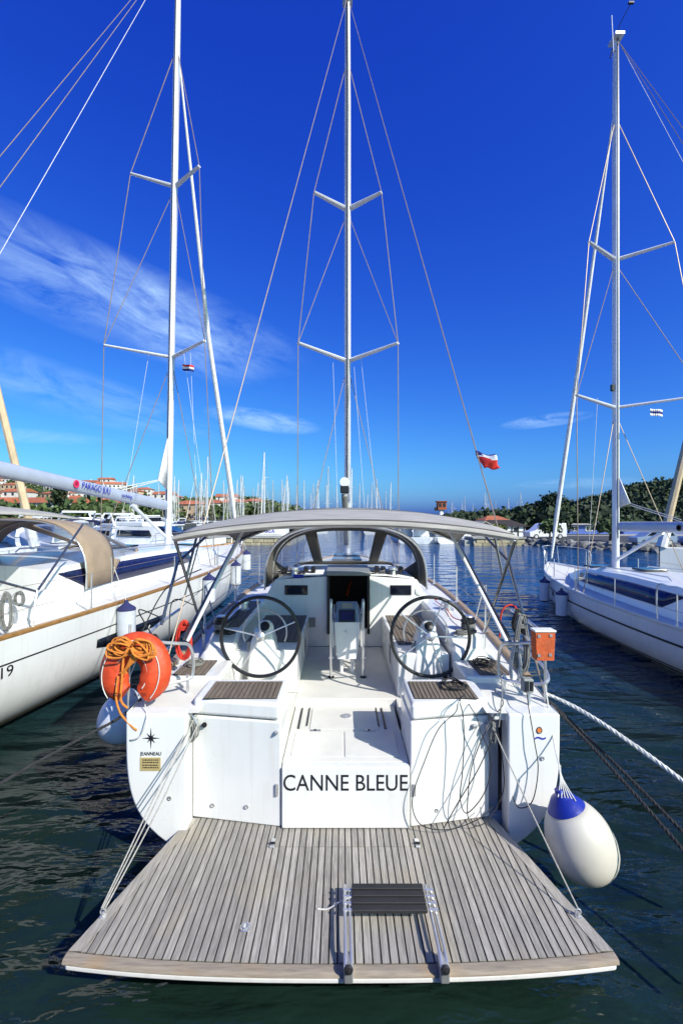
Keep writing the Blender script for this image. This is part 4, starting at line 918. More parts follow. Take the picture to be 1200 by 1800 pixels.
# benches
def bench(s_, xi, xo, y0):
    a, b_ = sorted((xi, xo))
    bn = MB().box(a, b_, y0, 7.0, .95, 1.43).build('bench', M['gel'], Y, bev=.025, segs=3)
    MB().box(a+.05,b_-.03,y0+.35,6.97,1.431,1.435).build('seat_base', M['caulk'], bn)
    n_ = 10; wd = (b_-a-.08)/n_
    for i in range(n_): MB().box(a+.05+wd*i+.004,a+.05+wd*(i+1)-.004,y0+.355,6.96,1.4355,1.442).build('plank', M['teak_x'], bn)
    return bn
bL = bench(-1, -.50, -1.2, 5.15); bR = bench(1, .62, 1.2, 5.05)
# small side windows in bench fronts
fr = MB().prism([(6.02,1.10),(6.24,1.10),(6.27,1.2),(6.27,1.34),(6.05,1.34),(6.02,1.24)], -.502, -.492, axis='x').build('window_frame', M['white_p'], bL, bev=.006); MB().prism([(6.06,1.13),(6.21,1.13),(6.23,1.2),(6.23,1.31),(6.08,1.31),(6.06,1.24)], -.4915, -.488, axis='x').build('window', M['glass_d'], bL)
fr = MB().prism([(5.62,1.08),(5.86,1.08),(5.86,1.36),(5.62,1.36)], .612, .618, axis='x').build('window_frame', M['white_p'], bR, bev=.004); MB().prism([(5.66,1.11),(5.82,1.11),(5.82,1.33),(5.66,1.33)], .608, .6115, axis='x').build('window', M['glass_d'], bR)
# panels on the aft faces
MB().box(-1.12,-.88,5.135,5.149,1.0,1.17).build('locker_door', M['grey_p'], bL, bev=.01)
ep = MB().box(.98,1.17,5.03,5.049,1.02,1.22).build('engine_panel', M['black'], bR, bev=.008)
MB().lathe([(.035,0),(.035,.01),(.028,.012),(.0,.012)], (1.05,5.03,1.13), (0,-1,0), 16).build('dial', M['steel'], ep)
for k in range(3): MB().lathe([(.01,0),(.01,.012),(.0,.014)], (1.13,5.03,1.07+k*.045), (0,-1,0), 10).build('button', M['steel'], ep)
# coamings with teak back-rest capping, quarter seats
for s_ in (-1,1):
    xi, xo = s_*1.2+.02, s_*1.56+.03
    secs = []
    for y, zt, w_ in ((4.93,1.40,0),(5.0,1.50,.0),(5.35,1.62,.02),(6.0,1.64,.03),(7.02,1.66,.03)):
        zb = .95
        secs.append([V((xi, y, zb)), V((xi, y, zt-.04)), V((xi+s_*.035, y, zt)), V((xo-s_*.06, y, zt)), V((xo-s_*.01, y, zt-.05)), V((xo+s_*.05, y, zdk(y)-.03))])
    m_ = MB().grid(secs); m_.add(secs[0], [tuple(range(6))]); cm = m_.build('coaming', M['gel'], Y, sharp=30)
    if s_ < 0:
        for k in range(5):
            x = xi+s_*(.06+k*.045); MB().add([(x-.019,5.45,1.629),(x+.019,5.45,1.629),(x+.019,6.9,1.667),(x-.019,6.9,1.667)], [(0,1,2,3)]).build('plank', M['teak_x'], cm, solid=.012)
    # quarter seat
    a, b_ = sorted((s_*1.19+.01, s_*1.70+.01))
    qs = MB().box(a, b_, 4.402, 4.925, 1.2, 1.40).build('quarter_seat', M['gel'], Y, bev=.025, segs=3)
    a, b_ = sorted((s_*1.34+.01, s_*1.66+.01)); MB().box(a,b_,4.44,4.89,1.4005,1.404).build('seat_base', M['caulk'], qs)
    wd = (b_-a)/7
    for i in range(7): MB().box(a+wd*i+.004,a+wd*(i+1)-.004,4.445,4.885,1.4045,1.410).build('plank', M['teak_x'], qs)
    # winch on the coaming
    wx, wy = s_*1.44+.04, 5.32
    wn = MB().lathe([(.095,0),(.095,.02),(.075,.03),(.07,.10),(.09,.115),(.09,.135),(.075,.14),(.075,.165),(.03,.175),(0.0,.175)], (wx,wy,1.605), n=22).build('winch', M['black'], Y)
    MB().lathe([(.058,0),(.05,.012),(0.0,.016)], (wx,wy,1.781), n=18).build('winch_cap', M['steel'], wn)
    m_ = MB()
    for k in range(4): m_.tube([(wx+.078*cos(t), wy+.078*sin(t), 1.645+k*.014+t*.002) for t in [2*pi*j/20 for j in range(21)]], .007, 5)
    m_.build('rope_turns', M['rope_g'], wn)
    # second winch forward
    wn = MB().lathe([(.08,0),(.08,.02),(.06,.03),(.055,.09),(.075,.10),(.07,.13),(0.0,.14)], (s_*1.42+.06,6.35,1.645), n=20).build('winch', M['steel'], Y)

# steering pedestals, wheels
def helm(x, rot):
    pd = MB()
    secs = []
    for z, w_, d0, d1 in ((.95,.17,5.0,5.38),(1.3,.16,5.03,5.36),(1.55,.13,5.06,5.32),(1.66,.10,5.10,5.28)):
        secs.append([V((x-w_,d0,z)),V((x+w_,d0,z)),V((x+w_,d1,z)),V((x-w_,d1,z))])
    pd.grid(secs, close=True); pd.add(secs[-1], [(0,1,2,3)])
    pd = pd.build('pedestal', M['gel'], Y, bev=.03, segs=3)
    MB().lathe([(.09,0),(.09,.03),(.075,.07),(.045,.1),(0,.11)], (x+.02,5.19,1.66), n=22).build('compass', M['white_p'], pd)
    MB().lathe([(.055,0),(.055,.012),(.0,.02)], (x+.02,5.115,1.715), (0,-.8,.6), 18).build('compass_glass', M['black'], pd)
    MB().cbox((x-.14,5.12,1.50),.07,.06,.09).build('switch_panel', M['grey_p'], pd, bev=.008)
    # guard hoop
    MB().tube([(x+.25*cos(t), 5.24, 1.62+.25*sin(t)) for t in [radians(-25)+radians(230)*j/24 for j in range(25)]], .011, 7).build('guard_hoop', M['steel'], pd)
    W = MB().lathe([(.012,-.15),(.03,-.14),(.034,-.02),(.048,-.01),(.05,.015),(.03,.03),(0.0,.034)], (x,4.95,1.645), (0,-1,0.06), 20).build('steering_wheel', M['steel'], Y)
    T = Matrix.Rotation(radians(-3.5), 3, 'X'); c = V((x,4.95,1.645))
    MB().tube([c+T @ V((.425*cos(t),0,.425*sin(t))) for t in [2*pi*j/72 for j in range(72)]], .0195, 10, closed=True).build('rim', M['black'], W)
    for k in range(5):
        a = radians(rot+72*k)
        MB().tube([c+T @ V((.03*cos(a),0,.03*sin(a))), c+T @ V((.2*cos(a),.01,.2*sin(a))), c+T @ V((.418*cos(a),0,.418*sin(a)))], .0085, 7).build('spoke', M['steel'], W)
helm(-.88, 95); helm(.965, 70)

# cockpit table with plotter
tb = MB().grid([[V((.07+x*w_, y, z)) for x, y in ((-1,5.72),(1,5.72),(1,6.3),(-1,6.3))] for z, w_ in ((1.16,.125),(1.35,.145),(1.60,.165),(1.62,.165))], close=True)
tb.add([V((.07-.165,5.72,1.62)),V((.07+.165,5.72,1.62)),V((.07+.165,6.3,1.62)),V((.07-.165,6.3,1.62))], [(0,1,2,3)]); tb.add([V((.07-.125,5.72,1.16)),V((.07+.125,5.72,1.16)),V((.07+.125,6.3,1.16)),V((.07-.125,6.3,1.16))], [(3,2,1,0)])
tb = tb.build('cockpit_table', M['gel'], Y, bev=.012)
MB().cbox((.07,5.86,1.70), .28, .14, .30, Matrix.Rotation(radians(-25), 3, 'X')).build('plotter_pod', M['cover'], tb, bev=.03, segs=3)
R25 = Matrix.Rotation(radians(-25), 3, 'X'); c = V((.07,5.86,1.70))
MB().cbox(c+R25 @ V((0,-.076,-.045)), .21, .02, .16, R25).build('chart_plotter', M['black'], tb, bev=.008)
MB().cbox(c+R25 @ V((0,-.088,-.045)), .165, .004, .115, R25).build('screen', M['screen'], tb)
MB().cbox(c+R25 @ V((0,-.076,.085)), .14, .02, .07, R25).build('instrument_display', M['grey_p'], tb, bev=.006)
MB().lathe([(.02,0),(.02,.006),(0,.008)], (.05,5.715,1.50), (0,-1,0), 14).build('lock', M['steel'], tb)
for x in (-.13,.27):
    MB().tube(smooth([(x,5.66,.95),(x,5.66,1.4),(x,5.66,1.80),(x,5.70,1.90),(x,5.78,1.86),(x,6.2,1.64)], 5), .017, 8).build('grab_rail', M['steel'], tb)
    MB().lathe([(.04,0),(.04,.012),(.02,.02)], (x,5.66,.951), n=14).build('rail_foot', M['black'], tb)
    MB().box(x-.03,x+.03,5.668,5.73,1.18,1.2).build('bracket', M['steel'], tb)
for x, y in ((-.0,5.85),(.14,5.85),(.0,6.2),(.14,6.2)): MB().tube([(x,y,.95),(x,y,1.17)], .022, 10).build('leg', M['white_p'], tb)
# folded table leaves
MB().box(-.115,-.10,5.75,6.9,1.30,1.62).build('table_leaf', M['gel'], tb, bev=.004)
MB().box(.245,.26,5.75,6.9,1.30,1.62).build('table_leaf', M['gel'], tb, bev=.004)

# bulkhead, companionway, coachroof
ox0, ox1 = -.19, .40
bk = MB().prism([(-1.27,.95),(ox0,.95),(ox0,2.03),(-1.02,1.98),(-1.2,1.66)], 7.0, 7.07, axis='y').build('bulkhead', M['gel'], Y, bev=.01)
bk2 = MB().prism([(ox1,.95),(1.38,.95),(1.34,1.66),(1.16,1.98),(ox1,2.03)], 7.0, 7.07, axis='y').build('bulkhead', M['gel'], Y, bev=.01)
MB().box(ox0,ox1,7.005,7.065,.95,1.22).build('bulkhead_sill', M['gel'], Y)
for a0, a1, pr in ((-.86,-.53,bk),(.76,1.06,bk2)):
    MB().box(a0-.012,a1+.012,6.988,6.999,1.745,1.895).build('window_frame', M['black'], pr, bev=.004); MB().box(a0,a1,6.984,6.9875,1.757,1.883).build('window', M['glass_d'], pr)
MB().lathe([(.06,0),(.06,.01),(.045,.014),(0,.014)], (1.19,6.998,1.80), (0,-1,0), 18).build('compass', M['white_p'], bk2)
MB().box(-.50,-.40,6.985,6.999,1.25,1.40).build('vent', M['grey_p'], bk, bev=.004)
for x in (ox0-.012, ox1+.012): MB().box(x-.02,x+.02,6.96,7.02,1.15,2.04).build('companionway_frame', M['black'], Y, bev=.004)
MB().box(ox0-.05,ox1+.05,6.94,7.9,2.045,2.11).build('sliding_hatch', M['grey_p'], Y, bev=.015)
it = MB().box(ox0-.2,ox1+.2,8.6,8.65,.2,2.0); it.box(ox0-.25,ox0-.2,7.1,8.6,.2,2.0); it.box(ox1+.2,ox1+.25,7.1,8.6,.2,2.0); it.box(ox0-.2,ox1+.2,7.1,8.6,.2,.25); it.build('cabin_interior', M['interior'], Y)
MB().tube([(.10,8.2,1.52),(.14,8.2,1.72),(.19,8.2,1.8)], [.03,.022,.01], 6).build('cabin_lamp', M['orange'], Y)
rf = [(7.07,1.27,1.05,2.05),(8.2,1.2,1.0,2.07),(9.5,1.02,.82,2.03),(10.8,.8,.6,1.95),(11.6,.6,.4,1.80),(12.3,.3,.15,1.60)]
sec = []
for y, hb, ht, zt in rf:
    zb = zdk(y)-.03; c = cxf(y); sec.append([V((c+x, y, z)) for x, z in ((-hb,zb),(-(hb*.5+ht*.5),zb+(zt-zb)*.6),(-ht,zt-.06),(-ht*.6,zt-.015),(0,zt),(ht*.6,zt-.015),(ht,zt-.06),(hb*.5+ht*.5,zb+(zt-zb)*.6),(hb,zb))])
cr = MB().grid(sec).build('coachroof', M['gel'], Y, sharp=30, solid=.02)
for y in (9.2,10.2): MB().box(cxf(y)-.3,cxf(y)+.3,y,y+.5,2.045,2.09).build('hatch', M['glass_d'], cr, bev=.01)
# rope clutches, winches and line tails under the hood
for x in (-.95,-.80,-.62,-.5,.52,.62,.75,.9):
    MB().cbox((x+.05,7.35+rnd.uniform(-.05,.05),2.10), .07, .2, .09).build('rope_clutch', M['black'], cr, bev=.012)
for x in (-.74,.80): MB().lathe([(.075,0),(.06,.03),(.055,.09),(.072,.10),(.07,.13),(0.0,.14)], (x,7.15,2.02), n=18).build('winch', M['steel'], cr)
for k in range(9):
    x = (-1.02+.1*k) if k < 5 else (.5+.13*(k-5)); q = []
    for j in range(22): t = j*.62; q.append((x+.05*cos(t)+rnd.uniform(-.012,.012), 7.14+.05*sin(t)+rnd.uniform(-.02,.02), 2.04+.003*j+rnd.uniform(0,.01)))
    MB().tube(smooth(q, 2), .008, 5).build('line_tail', M['rope_k'] if k % 3 else M['rope_g'], cr)
MB().cbox((-.66,7.02,2.03), .16, .06, .05).build('blue_bag', M['logo_blue'], cr, bev=.015)
sprayhood(Y, cxf, 6.96, 7.45, 8.3, 1.24, .98, 1.86, 2.84, 2.08, M['canvas_d'], M['canvas_d'])
# side deck grab line: handrails
for s_ in (-1,1): MB().tube([(cxf(8)+s_*.85,7.9,2.0),(cxf(8)+s_*.85,8.0,2.1),(cxf(9)+s_*.72,9.6,2.06),(cxf(9)+s_*.72,9.7,1.97)], .014, 7).build('handrail', M['steel'], cr)

# bimini
def canopy(u, v, dz=0):
    y = 3.9+2.35*v; zc = crom([0,.18,.45,.7,1], [2.90,2.975,3.035,3.04,2.97], v); dr = crom([0,.5,1],[.125,.19,.36],v)
    sag = .012*sin(v*pi*3)**2
    return V((cxf(y)+.02+1.52*u*(1-.03*(1-v)), y, zc-dr*abs(u)**2.2-sag*(1-abs(u))+dz))
bm = MB().grid([[canopy(-1+2*k/30, j/14) for k in range(31)] for j in range(15)]).build('bimini', M['canvas'], Y, solid=.014)
for v in (0.0,1.0): MB().tube([canopy(-1+2*k/30, v, -.014) for k in range(31)], .020, 7).build('hem', M['canvas'] if v == 0 else M['canvas_d'], bm)
for v in (.02,.33,.66,.98): MB().tube([canopy(-1+2*k/30, v, -.04) for k in range(31)], .013, 7).build('hoop', M['steel'], bm)
for v in (.02,.35,.65): MB().grid([[canopy(-1+2*k/30, v+dv, .011) for k in range(31)] for dv in (0,.02)]).build('seam', M['canvas_d'], bm, solid=.002)
for s_ in (-1,1):
    e = lambda v: canopy(s_, v, -.03)
    push = V((s_*1.47+.05, 4.2, 1.80)); hub = V((s_*1.66+.03, 5.4, 1.56))
    MB().tube([e(.02), hub], .0145, 8).build('frame_tube', M['tube'], bm)
    MB().tube([e(.98), e(.98).lerp(push, .5)+V((s_*.02,0,0)), push+V((s_*.03,.0,.02))], .0145, 8).build('frame_tube', M['tube'], bm)
    MB().tube([e(.55), V((s_*1.62+.02,4.45,2.5)), V((s_*1.68+.02,4.2,1.95))], .0145, 8).build('frame_tube', M['tube'], bm)
    MB().tube([e(.30), e(.02).lerp(hub, .33)], .013, 8).build('frame_tube', M['tube'], bm)
    MB().tube([canopy(s_*.70, .40, -.05), push], .0165, 9).build('frame_strut', M['mast_white'], bm)
    MB().tube([hub, hub+V((0,0,-.18))], .02, 8).build('frame_foot', M['steel'], bm)

# pushpits
for s_ in (-1,1):
    X = lambda a: s_*a+.04
    pp = MB().tube(smooth([(X(1.82),5.0,1.93),(X(1.80),4.3,1.90),(X(1.74),4.02,1.86),(X(1.52),4.06,1.82),(X(1.43),4.15,1.78),(X(1.41),4.2,1.66),(X(1.41),4.2,1.50),(X(1.45),4.16,1.46),(X(1.65),4.05,1.46),(X(1.78),4.02,1.50),(X(1.84),4.3,1.56),(X(1.84),5.0,1.58)], 5), .0145, 8).build('pushpit', M['steel'], Y)
    for (x, y) in ((1.45,4.18),(1.76,4.02),(1.80,4.9)): MB().tube([(X(x),y,1.31),(X(x),y,1.50)], .014, 7).build('pushpit_leg', M['steel'], pp)
    MB().tube([(X(1.76),4.02,1.5),(X(1.75),4.02,1.86)], .0135, 7).build('pushpit_leg', M['steel'], pp)
    st = [V((cxf(y)+s_*(bdk(y)-.07), y, zdk(y)+.02)) for y in (6.0,7.8,9.6,11.3,13.0)]
    stanchions(Y, st, .62)
    MB().tube([V((X(1.82),5.0,1.93)), st[0]+V((0,0,.6))], .004, 5).build('lifeline', M['wire'], Y); MB().tube([V((X(1.84),5.0,1.58)), st[0]+V((0,0,.3))], .004, 5).build('lifeline', M['wire'], Y)
    MB().tube([st[0]+V((0,.05,.6)), st[0]+V((-s_*.0,.5,0))], .009, 6).build('stanchion', M['steel'], Y)
# boom: its grey end looks at us above the bimini
mast_xy = (.145, 11.0)
bm2 = MB().tube([(.05,7.3,3.46),(.14,10.85,3.36)], [.11,.10], 14, flat=.7).build('boom', M['alu'], Y)
MB().lathe([(.075,0),(.08,.02),(.078,.05)], (.05,7.30,3.50), (0,-1,0), 18).build('boom_end', M['mast_white'], bm2)
MB().box(-.02,.12,7.22,7.33,3.32,3.44).build('boom_end', M['black'], bm2, bev=.02)
MB().add([(-.0,7.6,3.30),(.1,7.6,3.30),(.16,10.6,2.3),(.06,10.6,2.3)], [(0,1,2,3)]).build('vang_cover', M['grey_p'], bm2, solid=.05)
mt = rig(Y, mast_xy, 2.0, 15.42, .10, .0100, [(6.75,1.10,.96),(10.42,.78,.47)], (1.13,.85,1.55), 14.0, M['mast_white'])
for e_ in (-.03,.035): MB().tube([(.145+e_,10.87,2.2),(.145+e_,10.9,15.3)], .006, 5).build('halyard', M['rope_k'], mt)
for s_ in (-1,1): MB().tube([V((.145,10.9,15.4)), V((s_*1.74+.09,4.08,1.33))], .0075, 5).build('backstay', M['wire'], Y)
MB().tube([V((.145,11.05,14.2)), V((cxf(15.3),15.25,1.9))], [.02,.055], 8).build('furled_sail', M['sailcloth'], Y)
for a, b_ in (((.45,10.7,6.75),(.95,10.2,1.6)), ((-.2,10.8,6.6),(-.05,10.4,2.0)), ((.3,10.8,6.5),(.62,10.3,1.8))): MB().tube([a, b_], .004, 5).build('flag_halyard', M['rope_w'], Y)

# ---------------------------------------------------------------- swim platform
ZP = .35
def xl(y): return -1.30-(3.93-y)*(.345/1.25)*1.0
def xr(y): return 1.31+(3.93-y)*(.325/1.25)*1.0
def near(x): return 2.590+.075*abs(x/1.6)**2.6
edge = [(x, near(x)) for x in [xl(2.70)+.02+(xr(2.70)-.02-xl(2.70)-.02)*k/24 for k in range(25)]]
outline = [(xl(3.93),3.93), (xl(2.74),2.74), (xl(2.70)+.0,2.705)]+edge+[(xr(2.70),2.705),(xr(2.74),2.74),(xr(3.93),3.93)]
sp = MB().prism([(a, b_) for a, b_ in outline], ZP-.066, ZP-.026).build('swim_platform', M['gel'], Y, bev=.014, segs=3)
MB().prism([(a*.94, b_+.07) for a, b_ in outline], ZP-.10, ZP-.064).build('platform_underside', M['gel'], sp, bev=.02)
ins = .014
inner_o = [(a+(ins if a < 0 else -ins)*0, b_) for a, b_ in outline]
MB().prism(inner_o, ZP-.0255, ZP-.004).build('caulk_sheet', M['caulk'], sp)
# margin planks: front band and two sides
band = [(x, near(x)-.004) for x in [xl(2.72)+(xr(2.72)-xl(2.72))*k/24 for k in range(25)]]
fb = MB().grid([[V((x, y-.004, ZP-.022)) for x, y in band], [V((x, y, ZP-.004)) for x, y in band], [V((x, y+.016, ZP+.002)) for x, y in band], [V((x, near(x)+.050, ZP+.002)) for x, y in band]]); fb.build('margin_plank', M['teak_edge'], sp, sharp=60)
def inner_l(y): return xl(y)+.075
def inner_r(y): return xr(y)-.075
for f, g in ((xl, inner_l), (xr, inner_r)):
    pl = [(f(y), y) for y in (2.725,3.1,3.5,3.925)]+[(g(y), y) for y in (3.925,3.5,3.1,2.725)]
    MB().prism(pl, ZP-.0035, ZP+.0025).build('margin_plank', M['teak'], sp)
pw = .0515; gap = .0048
i = 0; x = -1.62
kk = (inner_l(3.93)-inner_l(2.70))/(3.93-2.70); kr = (inner_r(3.93)-inner_r(2.70))/(3.93-2.70)
while x < 1.62:
    a0, a1 = x+gap, x+pw-gap
    yf = near(x+pw/2)+.059
    mid = -.57 < x+pw/2 < .63
    spans = [(yf, 3.575), (3.583, 3.925)] if mid else [(yf, 3.925)]
    for (b0, b1) in spans:
        q = [(a0,b0),(a1,b0),(a1,b1),(a0,b1)]
        if x < 0: q = clip(q, 1, -kk, -(inner_l(2.70)+.006)+kk*2.70)
        else: q = clip(q, -1, kr, (inner_r(2.70)-.006)-kr*2.70)
        if len(q) >= 3: MB().prism(q, ZP-.0035, ZP+.0025+rnd.uniform(-.0005,.0005)).build('plank', M['teak'], sp)
    x += pw
for x in (-.545,.60):
    h_ = MB().box(x-.018,x+.018,3.56,3.66,ZP+.003,ZP+.014).build('hinge', M['steel'], sp, bev=.003)
    MB().tube([(x-.02,3.60,ZP+.018),(x+.02,3.60,ZP+.018)], .009, 8).build('hinge_pin', M['black'], h_)
MB().lathe([(.034,0),(.036,.004),(.03,.006),(.022,.003),(.0,.003)], (-.605,2.875,ZP+.003), n=22).build('lifting_ring', M['steel'], sp)
MB().tube([(-.605+.017*cos(t),2.875+.017*sin(t),ZP+.012) for t in [2*pi*j/16 for j in range(16)]], .0035, 6, closed=True).build('lifting_ring', M['steel'], sp)
for x in (-1.545,1.535):
    MB().lathe([(.022,0),(.022,.006),(.012,.008),(.008,.03)], (x,2.955,ZP+.003), n=14).build('pad_eye', M['steel'], sp)
    MB().tube([(x+.018*cos(t),2.955,ZP+.034+.018*sin(t)) for t in [2*pi*j/14 for j in range(14)]], .005, 6, closed=True).build('pad_eye', M['steel'], sp)

# boarding ladder folded on the platform
ld = thing('boarding_ladder', 'folded stainless boarding ladder with black treads lying on the swim platform', 'ladder', (.27,2.9,ZP))
zr = ZP+.085
for x in (.022,.565):
    MB().tube([(x,2.57,zr-.03),(x,2.66,zr),(x,3.09,zr+.01)], .0105, 9).build('rail', M['steel'], ld)
    MB().tube([(x+.034,2.575,zr-.03),(x+.034,2.66,zr-.004),(x+.030,3.09,zr+.006)], .0085, 9).build('rail', M['steel'], ld)
    MB().box(x-.010,x+.044,2.555,2.66,ZP-.03,zr-.018).build('hinge_bracket', M['steel'], ld, bev=.01)
    MB().lathe([(.0,-.010),(.022,-.010),(.026,0),(.022,.010),(.009,.012),(.008,.016),(0,.016)], (x+.018,2.553,zr-.028), (0,-1,0), 18).build('end_cap', M['rubber'], ld)
    for k in range(4): MB().tube([(x-.012,2.895+k*.052,zr+.012),(x+.05,2.895+k*.052,zr+.012)], .009, 7).build('pivot', M['steel'], ld)
for k in range(4):
    MB().box(.068,.545,2.875+k*.052,2.918+k*.052,zr+.004+.004*k,zr+.028+.004*k).build('tread', M['rubber'], ld, bev=.006)
MB().tube(smooth([(.07,2.99,zr+.02),(-.01,2.995,zr-.02),(-.09,3.0,ZP+.014),(-.16,3.005,ZP+.010)], 4), .005, 6).build('lanyard', M['rope_w'], ld)

# wing decals
Yc = V((0.01,3.85,0)); ORG[0] = Yc
st = MB(); c0 = V((-1.575, 3.7675, 1.115)); pts = []
for k in range(16):
    a = 2*pi*k/16+pi/2; r_ = {0:.085,1:.018,2:.055,3:.018}[k % 4]; pts.append((c0.x+r_*cos(a)*.85, c0.z+r_*sin(a)))
st.prism(pts[::-1], 3.7665, 3.7695, axis='y'); st.build('star_emblem', M['decal'], wingL)
text('JEANNEAU', .042, facing_cam(V((-1.575,3.768,.985)), 0), M['decal'], wingL, 'lettering', wid=.175)
MB().box(-1.665,-1.495,3.7665,3.7695,.845,.955).build('notice_card', M['sticker'], wingL)
m_ = MB()
for z in (.935,.915,.892,.872):
    x = -1.645
    while x < -1.52: k = rnd.uniform(.008,.024); m_.box(x,min(x+k,-1.512),3.7655,3.7664,z-.0045,z+.0045); x += k+.005
m_.build('notice_print', M['decal'], wingL)
MB().lathe([(.019,0),(.019,.002)], (1.635,3.769,1.18), (0,-1,0), 20).build('round_emblem', M['logo_or'], wingR)
MB().tube([(1.635+.022*cos(t),3.767,1.18+.026*sin(t)) for t in [2*pi*j/20 for j in range(20)]], .003, 5, closed=True).build('round_emblem', M['decal'], wingR)
text('~', .16, facing_cam(V((1.645,3.768,1.12))), M['logo_blue'], wingR, 'emblem_wave', wid=.09)
ORG[0] = V((0,0,0))

# ---------------------------------------------------------------- loose gear
# horseshoe lifebuoy
hb_c = V((-1.765, 3.90, 1.625)); 
b0 = thing('horseshoe_lifebuoy', 'orange horseshoe lifebuoy hanging on the left pushpit', 'lifebuoy', (-1.765,3.90,1.33))
path = []
for k in range(33):
    a = radians(-62)+radians(304)*k/32
    path.append(hb_c+V((.180*cos(a)*1.0, .0+.03*sin(a), .205*sin(a))))
rr = [.07+.055*min(1, sin(pi*(k+1.5)/35)*2.2) for k in range(33)]
m_ = MB().tube(path, [r_ for r_ in rr], 16, flat=0.75); m_.build('cover', M['orange'], b0, sharp=60)
m_ = MB()
for off in (0,1):
    m_.tube([p+V((0,-.088,.0))+(p-hb_c)*(.34 if off else -.22)*(1) for p in path[2:-2]], .0045, 5)
m_.build('piping', M['rope_w'], b0)
for s_, x, z, ang in (('LALIZAS', -1.875, 1.475, .12), ('PLASTIC', -1.665, 1.47, -.05)):
    text(s_, .035, Matrix.Translation(V((x,3.772,z))) @ Matrix.Rotation(ang, 4, 'Y') @ Matrix.Rotation(radians(90), 4, 'X'), M['decal'], b0, 'lettering', wid=.10)
# strap and holder
MB().tube(smooth([(-1.80,3.86,1.87),(-1.82,3.81,1.78),(-1.83,3.80,1.6),(-1.84,3.80,1.42),(-1.80,3.83,1.34)], 4), .010, 6).build('strap', M['rope_o'], b0)
# orange floating rope bundled over it
m_ = MB(); q = random.Random(5)
for sgn in (-1,1):
    for k in range(10):
        w_ = .075+.06*q.random(); h_ = .025+.04*q.random(); y = 3.80+q.uniform(-.03,.06); c = V((-1.745+sgn*.01, y, 1.875))
        e = V((c.x+sgn*w_*1.35, y-.02, c.z-.01+q.uniform(-.06,.03)))
        m_.tube(smooth([c, c+V((sgn*w_*.5,-.03,h_)), e+V((0,0,h_*.6)), e+V((sgn*.01,-.01,-h_*.8)), c+V((sgn*w_*.4,-.03,-h_-.02)), c+V((0,-.02,-.01))], 5), .0075, 6)
for k in range(7):
    x = -1.76+k*.010; m_.tube(smooth([(x+.03,3.80,1.86),(x+.015,3.775,1.78),(x-.04-.008*k,3.79,1.68),(x-.09,3.80,1.64)], 5), .007, 6)
m_.tube(smooth([(-1.86,3.79,1.62),(-1.87,3.78,1.45),(-1.84,3.78,1.33),(-1.79,3.78,1.26),(-1.72,3.77,1.20),(-1.69,3.77,1.18)], 5), .009, 6)
solo(m_, 'floating_line', M['rope_o'], 'bundle of orange floating rope tied over the horseshoe lifebuoy', 'rope', (-1.76,3.82,1.64))
m_ = MB().tube([(-1.745+.03*cos(t),3.785+.04*sin(t),1.84+.006*sin(3*t)) for t in [2*pi*j/14 for j in range(14)]], .008, 6, closed=True)

# red rope coils on the pushpit
def coil(name, mat, label, c, w_, h_, n_, r_, seed, axis=(1,0)):
    m_ = MB(); q = random.Random(seed)
    for k in range(n_):
        a = q.uniform(.75,1.05); b_ = q.uniform(.85,1.05); dx = q.uniform(-.02,.02); dy = q.uniform(-.03,.03)
        m_.tube([V(c)+V((axis[0]*(w_*a*cos(t)*(1-.3*sin(t)))+dx, axis[1]*w_*a*cos(t)+dy+.01*sin(2*t), h_*b_*sin(t)+q.uniform(-.003,.003))) for t in [2*pi*j/22 for j in range(22)]], r_, 6, closed=True)
    for k in range(3): m_.tube([V(c)+V((w_*.55*cos(t),w_*.55*sin(t)*.6,h_*.55+k*.014)) for t in [2*pi*j/12 for j in range(12)]], r_, 6, closed=True)
    return solo(m_, name, mat, label, 'rope', (c[0], c[1], c[2]-h_))
coil('rope_coil', M['rope_r'], 'red rope coil hanging on the left pushpit beside the mesh of lines', (-1.60,4.62,1.70), .075, .19, 9, .0085, 1)
coil('rope_coil', M['rope_g'], 'grey rope coil hanging on the right pushpit next to the orange box', (1.67,4.22,1.78), .055, .26, 10, .0075, 2)
coil('rope_coil', M['rope_w'], 'thin white rope hank hanging low on the right pushpit', (1.60,4.20,1.60), .04, .20, 6, .006, 3)
coil('rope_coil', M['rope_k'], 'black rope coil on the right pushpit behind the orange box', (1.735,4.45,1.93), .05, .11, 7, .008, 4)
coil('rope_coil', M['rope_k'], 'dark rope coil hanging behind the lifebuoy on the left pushpit', (-1.76,4.25,1.68), .06, .16, 7, .008, 6)
coil('rope_coil', M['rope_g'], 'grey rope hank at the foot of the lifebuoy', (-1.70,4.0,1.48), .03, .10, 5, .006, 8)
m_ = MB().tube(smooth([(1.75,4.5,2.0),(1.70,4.5,2.07),(1.62,4.5,2.06),(1.575,4.5,1.98),(1.57,4.5,1.85),(1.56,4.5,1.76)], 5), .009, 7)
solo(m_, 'red_hose', M['rope_r'], 'thin red cord looping above the right pushpit', 'cord', (1.62,4.5,1.76))
coil('rope_coil', M['rope_g'], 'tangled grey line hank hanging on the stern rail of the left-hand yacht', tuple(P(12,1075,5.9)), .07, .26, 20, .0042, 21)
coil('rope_coil', M['rope_g'], 'grey line coil behind the line hank at the left picture edge', tuple(P(34,1052,6.3)), .07, .10, 14, .004, 22)
